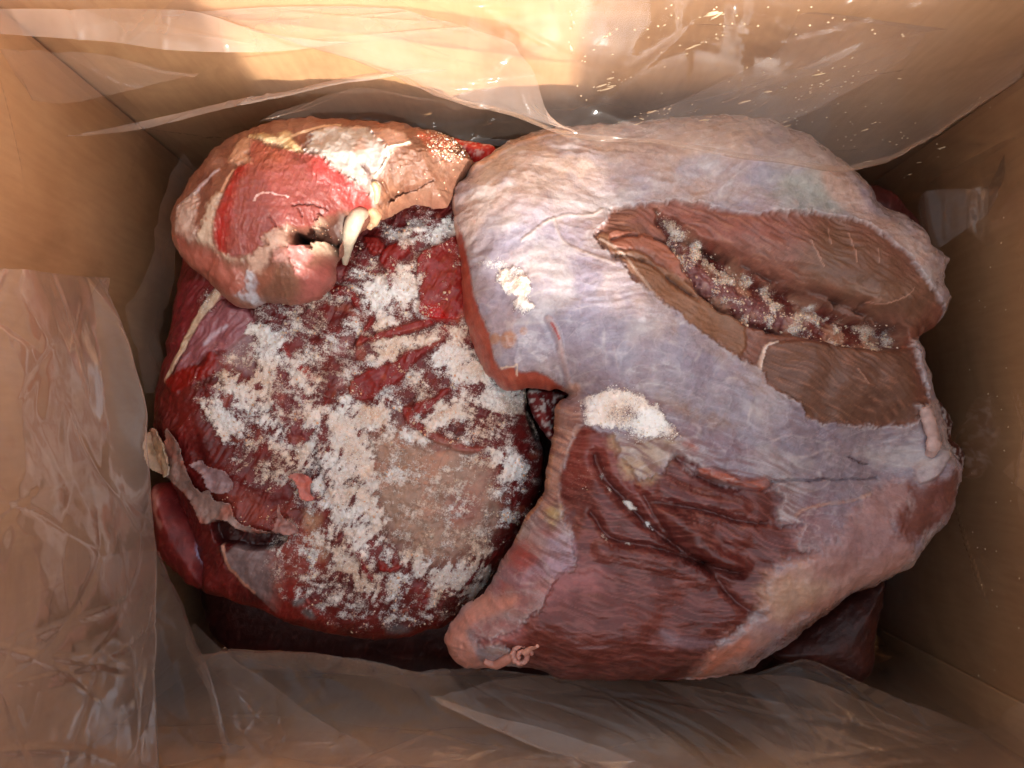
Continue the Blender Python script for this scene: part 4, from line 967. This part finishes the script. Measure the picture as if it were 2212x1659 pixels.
# ---- other cuts showing at the edges
def small(name, pts, zedge, T, Rr, c0, c1, label, zbot=.002, seed=1, frost=None, extra=None):
    p = Piece(name, pts, zedge, T, Rr, res=.001, zbot=zbot, under=(.001, .03))
    p.names.append('muscle'); p.C[:] = lin(*c0)
    n = fbm(p.X * 50, p.Y * 50, 4, seed); f = p.fibre(seed * 37 % 180, .012, .002, seed + 4)
    p.tint(sstep(-.1, .4, n), c1); p.tint(sstep(.2, .5, f), tuple(min(255, v + 30) for v in c1), None, .5)
    p.D += .0006 * f + .0015 * n
    p.R[:] = .5
    if extra: extra(p)
    if frost:
        m = sstep(.0, .25, fbm(p.X * 260, p.Y * 260, 3, seed + 8)) * frost
        p.tint(m, (216, 206, 202), .65); p.D += m * .0008
    p.build(zbot, label, 'meat')
    return p
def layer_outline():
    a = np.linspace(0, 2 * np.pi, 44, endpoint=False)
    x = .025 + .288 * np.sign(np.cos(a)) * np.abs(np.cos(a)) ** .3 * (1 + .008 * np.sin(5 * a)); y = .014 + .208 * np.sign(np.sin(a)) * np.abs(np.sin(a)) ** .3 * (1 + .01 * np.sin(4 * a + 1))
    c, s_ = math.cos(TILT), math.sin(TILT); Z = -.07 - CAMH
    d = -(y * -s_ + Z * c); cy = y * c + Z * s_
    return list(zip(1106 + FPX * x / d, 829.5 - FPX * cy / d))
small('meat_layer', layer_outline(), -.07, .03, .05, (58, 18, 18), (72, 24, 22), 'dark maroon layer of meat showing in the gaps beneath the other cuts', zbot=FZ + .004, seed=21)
def q_extra(p):
    m = p.reg(cE("350,600 420,590 460,650 540,760 600,870 620,1000 620,1120 600,1170 520,1110 450,980 425,900 450,820 440,740 400,680"), .0008)
    p.tint(m, (156, 138, 168), .28); p.D += m * (.001 + .0012 * ridged(p.X * 100, p.Y * 160, 2, 3)); p.part('membrane', m)
    m = p.reg(cE("90,420 130,390 120,480 130,560 110,640 160,720 130,760 90,640")); p.tint(m, (186, 120, 110), .35); p.part('fat_edge', m)
small('meat_lump', cE("95,420 160,380 260,380 340,450 420,560 520,700 610,860 640,960 640,1120 610,1200 560,1240 450,1230 330,1150 220,1040 140,930 115,800 100,650 80,520"), .042, .026, .028, (112, 28, 28), (136, 42, 38), 'dark red meat lump with a violet membrane beside the pale fat flap', seed=3, extra=q_extra)
small('meat_strip', cE("380,1170 520,1190 640,1180 760,1200 870,1280 1000,1380 1070,1440 1000,1425 850,1370 700,1320 520,1260"), .03, .012, .014, (84, 16, 18), (104, 24, 24), 'thin dark red meat strip under the grey membrane of the slab', seed=5)
small('meat_chunk', z4("860,330 920,310 1000,315 1090,360 1150,430 1205,490 1225,580 1245,650 1180,700 1050,640 900,520 820,420"), .052, .014, .02, (70, 18, 20), (96, 28, 30), 'dark maroon meat chunk behind the fat rim of the large cut', seed=7)
small('meat_scrap', cB("900,200 1000,215 1150,248 1250,258 1320,300 1300,370 1200,440 1100,420 960,330"), .088, .012, .02, (176, 36, 34), (196, 50, 44), 'bright red meat scrap wedged between the brown lobe and the large cut', zbot=.06, seed=9, frost=.55)
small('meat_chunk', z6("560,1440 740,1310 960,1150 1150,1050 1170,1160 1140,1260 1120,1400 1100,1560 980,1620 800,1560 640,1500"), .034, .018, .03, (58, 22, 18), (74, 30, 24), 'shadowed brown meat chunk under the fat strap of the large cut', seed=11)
small('meat_chunk', z6("1400,60 1450,75 1510,150 1540,220 1530,290 1590,350 1600,430 1570,500 1450,480 1400,300"), .05, .016, .02, (84, 38, 30), (110, 50, 38), 'frost-dusted brown meat chunk against the side wall by the fat lump', seed=13, frost=.6)
small('meat_scrap', z3("488,1420 620,1430 690,1440 640,1490 620,1600 640,1720 560,1640 500,1540"), .05, .012, .016, (120, 30, 32), (146, 44, 42), 'small frosted red meat scrap in the gap under the thick flap', seed=15, frost=.9)
# ------------------------------------------------------------------ the plastic liner
liner = empty('plastic_liner', (0.025, 0.014, FZ))
tag(liner, 'clear wrinkled polythene liner bag draped inside the cardboard box', 'plastic bag')
lo = np.array(liner.location)
def grid_obj(name, V, mat, parent=liner):
    n, m = V.shape[:2]
    idx = np.arange(n * m).reshape(n, m)
    F = np.c_[idx[:-1, :-1].ravel(), idx[:-1, 1:].ravel(), idx[1:, 1:].ravel(), idx[1:, :-1].ravel()]
    return mesh_obj(name, V.reshape(-1, 3), F, mat, parent, origin=lo)
def crease(s, t, seed):
    w = .25 * fbm(s * 5, t * 5, 2, seed + 40)
    return .5 + .45 * tnoise(s * 6 + w, t * 2.6 + w, seed) + .2 * tnoise(s * 15 + 2 * w, t * 11 - w, seed + 1) + .045 * tnoise(s * 34 + w, t * 27, seed + 2)
def ridges(s, t, n, seed, w):
    """n straight sharp creases at random places of a sheet measured in metres"""
    g_ = np.random.default_rng(seed); out = np.zeros_like(s)
    for k in range(n):
        c0, c1 = g_.uniform(0, s.max()), g_.uniform(0, t.max()); a = g_.uniform(0, np.pi); L_ = g_.uniform(.02, .09)
        x = (s - c0) * math.cos(a) + (t - c1) * math.sin(a); y = -(s - c0) * math.sin(a) + (t - c1) * math.cos(a) + .1 * x * x / L_ * g_.normal(0, 1)
        out += np.exp(-np.abs(y) / w) * sstep(L_, L_ * .3, np.abs(x)) * g_.uniform(.4, 1)
    return out
def wall_film(name, p0, p1, inward, seed, off=.005, amp=.008, zmax=.29):
    s = np.linspace(0, 1, 330); z = np.linspace(FZ + .004, zmax, 260)
    Sg, Zg = np.meshgrid(s, z)
    L_ = math.hypot(p1[0] - p0[0], p1[1] - p0[1])
    h = off + amp * crease(Sg * L_ * 1.6, Zg * 1.6, seed) + .012 * sstep(.06, -.06, Zg) + .006 * (fbm(Sg * 3, Zg * 5, 2, seed + 9) + .6)
    h = np.clip(h + .003 * ridges(Sg * L_, Zg - FZ, 46, seed + 70, .0016), .0035, .05)
    X = p0[0] + (p1[0] - p0[0]) * Sg + inward[0] * h; Y = p0[1] + (p1[1] - p0[1]) * Sg + inward[1] * h
    return grid_obj(name, np.stack([X, Y, Zg], -1), FILM_WALL)
wall_film('liner_side', (XL, YF + .004), (XL, YB - .004), (1, 0), 3)
wall_film('liner_side', (XR, YF + .004), (XR, YB - .004), (-1, 0), 5)
wall_film('liner_side', (XL + .004, YB), (XR - .004, YB), (0, -1), 7)
wall_film('liner_side', (XL + .004, YF), (XR - .004, YF), (0, 1), 9)
sx, sy = np.meshgrid(np.linspace(XL + .004, XR - .004, 160), np.linspace(YF + .004, YB - .004, 120))
grid_obj('liner_base', np.stack([sx, sy, FZ + .0015 + .003 * crease(sx * 2, sy * 2, 13)], -1), FILM_WALL)

def resample(P, n):
    P = catmull(np.array(P, float), 10, False)
    d = np.r_[0, np.cumsum(np.linalg.norm(np.diff(P, axis=0), axis=1))]
    t = np.linspace(0, d[-1], n)
    return np.stack([np.interp(t, d, P[:, k]) for k in range(P.shape[1])], -1)
def sheet(name, rows, nu=90, nv=90, amp=.003, seed=1, fs=1.0, mat=None, hard=None):
    W = []
    for r in rows:
        r = np.array(r, float); x, y = unproj(r[:, 0], r[:, 1], r[:, 2])
        W.append(resample(np.c_[x, y, r[:, 2]], nu))
    W = np.array(W)
    G = np.array([resample(W[:, k], nv) for k in range(nu)]).transpose(1, 0, 2)
    du = np.gradient(G, axis=1); dv = np.gradient(G, axis=0)
    N = np.cross(du, dv); N /= np.linalg.norm(N, axis=2)[..., None] + 1e-12
    s, t = np.meshgrid(np.linspace(0, 1, nu), np.linspace(0, 1, nv))
    su = np.linalg.norm(du, axis=2).sum(1).mean(); sv = np.linalg.norm(dv, axis=2).sum(0).mean()
    D = amp * (crease(s * su * 3 * fs, t * sv * 3 * fs, seed) - .4)
    D = D + .0016 * ridges(s * su, t * sv, 6 + int(900 * su * sv), seed + 170, .0011)
    G = G + N * D[..., None]
    G[..., 0] = np.clip(G[..., 0], XL + .002, XR - .002); G[..., 1] = np.clip(G[..., 1], YF + .002, YB - .002)
    return grid_obj(name, G, mat or FILM)
# left: a wide fold that comes off the side wall and turns back under itself
edge = UV("236,600 262,690 297,800 316,880 322,1000 335,1130 344,1200 343,1330 340,1500 339,1640 338,1740")
rows = []
for k, (u, v) in enumerate(edge):
    z1 = .12 + .02 * math.sin(k * .7)
    back = 20 if k == 0 else 84
    rows.append([(-90, v - 28, .235), (u * .35, v - 14, .19), (u * .75, v - 5, .148), (u - 8, v, z1 + .004), (u, v, z1), (u - 10, v + 1, z1 - .006), (u - back, v + 4, z1 - .008)])
sheet('liner_fold', rows, 150, 190, .004, 21, fs=1.3, mat=FILM_THICK)
# left front: a narrow fold standing behind it
e2 = UV("340,1190 372,1260 396,1310 422,1380 443,1430 466,1500 486,1580 508,1660 525,1740")
sheet('liner_fold', [[(u - 150, v + 10, .10), (u - 60, v + 3, .088), (u, v, .075), (u - 6, v, .068), (u - 70, v + 5, .062)] for u, v in e2], 70, 90, .003, 25)
# front: overlapping sheets with free folded edges
def front(pts, z, seed, amp=.004, rise=.055, under=34, shl=0, shr=0):
    n_ = len(pts)
    sh = lambda k, w: pts[k][0] + w * (shl * (1 - k / (n_ - 1)) ** 3 + shr * (k / (n_ - 1)) ** 3)
    rows = [[(u, v + under, z - .018) for u, v in pts], [(u, v + 8, z - .008) for u, v in pts], [(u, v, z) for u, v in pts], [(u, v + 8, z + .003) for u, v in pts],
            [(sh(k, .4), v + (1760 - v) * .4, z + rise * .45) for k, (u, v) in enumerate(pts)], [(sh(k, 1), 1780, z + rise) for k, (u, v) in enumerate(pts)]]
    return sheet('liner_fold', rows, 170, 80, amp, seed)
front(UV("430,1420 500,1410 560,1413 620,1411 728,1418 823,1430 903,1451 941,1444 989,1442 1060,1444 1130,1451 1200,1459 1260,1458"), .075, 31, shl=90, shr=420)
front(UV("940,1505 1010,1490 1080,1470 1200,1459 1290,1457 1330,1457 1440,1474 1600,1501 1757,1530 1937,1569 2117,1632 2260,1668"), .078, 33, rise=.06, shl=520)
front(UV("1440,1480 1530,1461 1667,1460 1735,1466 1825,1497 1980,1565 2140,1630 2260,1668"), .066, 35, rise=.06, shl=420)
front(UV("1600,1470 1660,1446 1735,1427 1800,1447 1892,1488 2027,1542 2212,1620 2280,1650"), .05, 37, rise=.05, shl=300)
sheet('liner_fold', [[(419, 1345, .05), (500, 1421, .062), (580, 1473, .07), (704, 1563, .085), (894, 1654, .10), (1000, 1700, .105)], [(400, 1370, .052), (470, 1440, .064), (540, 1500, .072), (640, 1590, .088), (800, 1680, .104), (900, 1730, .108)],
                     [(400, 1400, .05), (440, 1480, .062), (500, 1560, .07), (590, 1640, .085), (700, 1720, .10), (800, 1780, .104)]], 120, 30, .002, 41)
sheet('liner_fold', [[(940, 1505, .085), (1060, 1545, .098), (1180, 1575, .108), (1330, 1625, .12), (1480, 1690, .125)], [(950, 1522, .088), (1050, 1570, .102), (1150, 1610, .112), (1270, 1650, .122), (1400, 1720, .126)],
                     [(960, 1515, .084), (1045, 1562, .097), (1140, 1603, .106), (1250, 1648, .116), (1380, 1715, .12)]], 120, 30, .002, 43, mat=FILM_THICK)
# back: long folds hanging across the wall and over the large cut
te = UV("350,-10 470,35 565,70 635,92 740,122 850,157 930,195 1000,222 1106,246 1181,270 1256,288 1406,302 1531,326 1606,337 1696,345 1796,360 1860,354 1930,335 2010,290 2100,232 2200,170")
zz = np.linspace(.185, .152, len(te))
sheet('liner_fold', [[(u, v - 6, z - .006) for (u, v), z in zip(te, zz)], [(u, v, z) for (u, v), z in zip(te, zz)], [(u + 4, v - 8, z + .002) for (u, v), z in zip(te, zz)],
                     [(u + 40, v * .55 - 40, z + .018) for (u, v), z in zip(te, zz)], [(u + 90, -120, .225) for (u, v) in te]], 190, 90, .003, 51)
te2 = te[:11]
up2 = UV("760,-20 800,0 870,20 930,38 985,52 1040,70 1106,92 1120,112 1150,150 1170,210 1185,262")
sheet('liner_fold', [[(u, v - 3, z - .004) for (u, v), z in zip(te2, zz)], [((u + a) / 2, (v + b) / 2, z + .004) for (u, v), (a, b), z in zip(te2, up2, zz)], [(a, b, z + .006) for (a, b), z in zip(up2, zz)]], 150, 50, .002, 53, mat=FILM_HAZE)
sheet('liner_fold', [[(-60, 66, .196), (100, 78, .19), (240, 90, .186), (370, 107, .183), (530, 113, .18), (670, 105, .18), (760, 90, .18)], [(-60, 40, .20), (120, 46, .195), (260, 52, .19), (390, 66, .188), (530, 84, .184), (660, 94, .181), (758, 90, .1801)],
                     [(-60, 17, .204), (140, 16, .2), (275, 17, .196), (420, 25, .192), (540, 62, .186), (650, 84, .182), (756, 90, .1802)]], 150, 40, .004, 55, fs=1.2, mat=FILM_HAZE)
sheet('liner_fold', [[(145, 299, .13), (300, 280, .14), (450, 245, .15), (650, 200, .16), (825, 165, .168), (960, 150, .17)], [(148, 298, .1301), (330, 266, .142), (490, 230, .152), (690, 187, .162), (860, 158, .17), (962, 150, .1701)],
                     [(150, 297, .1302), (360, 250, .144), (550, 210, .154), (750, 170, .164), (900, 150, .171), (964, 149, .1702)]], 120, 30, .002, 57, mat=FILM_HAZE)
sheet('liner_fold', [[(-60, 196, .165), (75, 215, .16), (150, 220, .158), (250, 200, .16), (350, 178, .165), (430, 160, .17)], [(-60, 150, .178), (80, 160, .172), (170, 160, .17), (260, 150, .172), (350, 160, .168), (431, 159, .1701)],
                     [(-60, 100, .19), (80, 105, .186), (180, 110, .182), (270, 125, .178), (360, 150, .172), (432, 158, .1702)]], 90, 50, .003, 59)
il = UV("1746,-20 1720,40 1690,100 1640,135 1530,190 1400,245 1256,287")
sheet('liner_fold', [[(u, v, .165 + .02 * k / 6) for k, (u, v) in enumerate(il[::-1])], [(u + 60, v + 20, .163 + .02 * k / 6) for k, (u, v) in enumerate(il[::-1])], [(u + 300, v + 30 - 10 * k, .156 + .012 * k / 6) for k, (u, v) in enumerate(il[::-1])]], 110, 50, .003, 61)
# back film resting along the foot of the wall behind the shank
sheet('liner_fold', [[(560, 262, .125), (640, 262, .12), (760, 258, .118), (860, 272, .115), (960, 292, .112), (1060, 312, .11), (1130, 320, .11)], [(580, 250, .127), (650, 240, .125), (760, 235, .123), (870, 248, .12), (980, 268, .117), (1080, 290, .114), (1150, 300, .113)],
                     [(600, 240, .129), (680, 215, .135), (770, 190, .138), (900, 205, .135), (1020, 225, .13), (1120, 250, .128), (1190, 270, .126)]], 110, 40, .003, 63, mat=FILM_WALL)
# right: folds against the dark side wall
sheet('liner_fold', [[(1983, 441, .055), (2001, 414, .065), (2060, 407, .07), (2134, 402, .078), (2240, 352, .09), (2300, 330, .095)], [(1990, 490, .055), (2010, 470, .064), (2070, 450, .07), (2140, 430, .078), (2240, 385, .09), (2300, 360, .095)],
                     [(2000, 556, .055), (2030, 535, .062), (2071, 507, .068), (2140, 460, .077), (2240, 400, .09), (2300, 370, .095)]], 90, 50, .005, 65, fs=1.5)
# crumpled film in the gap between the side wall and the slab
sheet('liner_crumple', [[(395, 330, .10), (345, 420, .095), (330, 520, .09), (300, 600, .085), (265, 660, .08), (290, 760, .075), (310, 850, .07)], [(420, 360, .08), (370, 450, .075), (352, 540, .07), (335, 610, .066), (310, 665, .068), (320, 760, .06), (330, 850, .055)],
                     [(430, 400, .05), (395, 480, .05), (372, 560, .05), (360, 620, .05), (345, 680, .05), (345, 760, .05), (345, 850, .04)]], 120, 60, .012, 71, fs=1.6)
# dried splashes on the film of the back and right walls
rg = np.random.default_rng(19)
Vs, Fs = [], []
nd = 0
def drop(u, v, wall, ln, wd, ang):
    global nd
    if wall == 'back':
        t = (YB - .034); x, y = unproj(u, v, 0.0); k = t / y
        z = CAMH - CAMH * k; p = np.array([x * k, t, z]); ax, ay, nn = np.array([1, 0, 0]), np.array([0, 0, 1.0]), np.array([0, -1.0, 0])
    else:
        t = (XR - .03); x, y = unproj(u, v, 0.0); k = t / x
        z = CAMH - CAMH * k; p = np.array([t, y * k, z]); ax, ay, nn = np.array([0, -1.0, 0]), np.array([0, 0, 1.0]), np.array([-1.0, 0, 0])
    if p[2] < .01: return
    a = ax * math.cos(ang) + ay * math.sin(ang); b = -ax * math.sin(ang) + ay * math.cos(ang)
    taper = 1 - .45 * IV[:, 0:1]
    Vs.append(p + IV[:, 0:1] * a * ln + IV[:, 1:2] * b * wd * taper + IV[:, 2:3] * nn * wd * .5); Fs.append(IF + nd * 12); nd += 1
streams = [((1330, 265), (1455, 235)), ((1340, 292), (1460, 225)), ((1450, 300), (1560, 235)), ((1560, 330), (1700, 270)), ((1600, 225), (1830, 130)), ((1720, 215), (1790, 175)), ((1740, 250), (1860, 150)), ((1640, 310), (1720, 250)), ((1690, 300), (1745, 360)), ((1760, 345), (1900, 260)), ((1850, 360), (1990, 270)), ((1950, 385), (2040, 310)), ((1260, 130), (1330, 60)), ((1230, 95), (1240, 20)), ((1400, 60), (1560, 30)), ((1280, 190), (1380, 165)), ((1480, 110), (1640, 40))]
for (a, b) in streams:
    for k in range(rg.integers(8, 16)):
        t = rg.random(); u, v = a[0] + (b[0] - a[0]) * t + rg.normal(0, 5), a[1] + (b[1] - a[1]) * t + rg.normal(0, 5)
        big = rg.random() < .14
        drop(u, v, 'back', (.0040 if big else .0009) * rg.uniform(.6, 1.3), (.0008 if big else .0005) * rg.uniform(.7, 1.2), math.atan2(a[1] - b[1], b[0] - a[0]) + rg.normal(0, .25) + .4)
for k in range(90):
    drop(rg.uniform(1230, 2000), rg.uniform(10, 330), 'back', .0007, .0005, rg.uniform(0, 3))
for k in range(34):
    u, v = (2120 + rg.normal(0, 22), 225 + rg.normal(0, 16)) if k < 6 else (rg.uniform(2090, 2212), rg.uniform(420, 1500))
    drop(u, v, 'right', .0007, .00045, rg.uniform(0, 3))
Vd = np.vstack(Vs); ct = Vd.mean(0)
ds = mesh_obj('liquid_splashes', Vd, np.vstack(Fs), DROP, None, smooth=True, origin=ct); ds.location = ct
tag(ds, 'pale dried splashes speckled over the plastic film on the back wall', 'splash', kind='stuff')
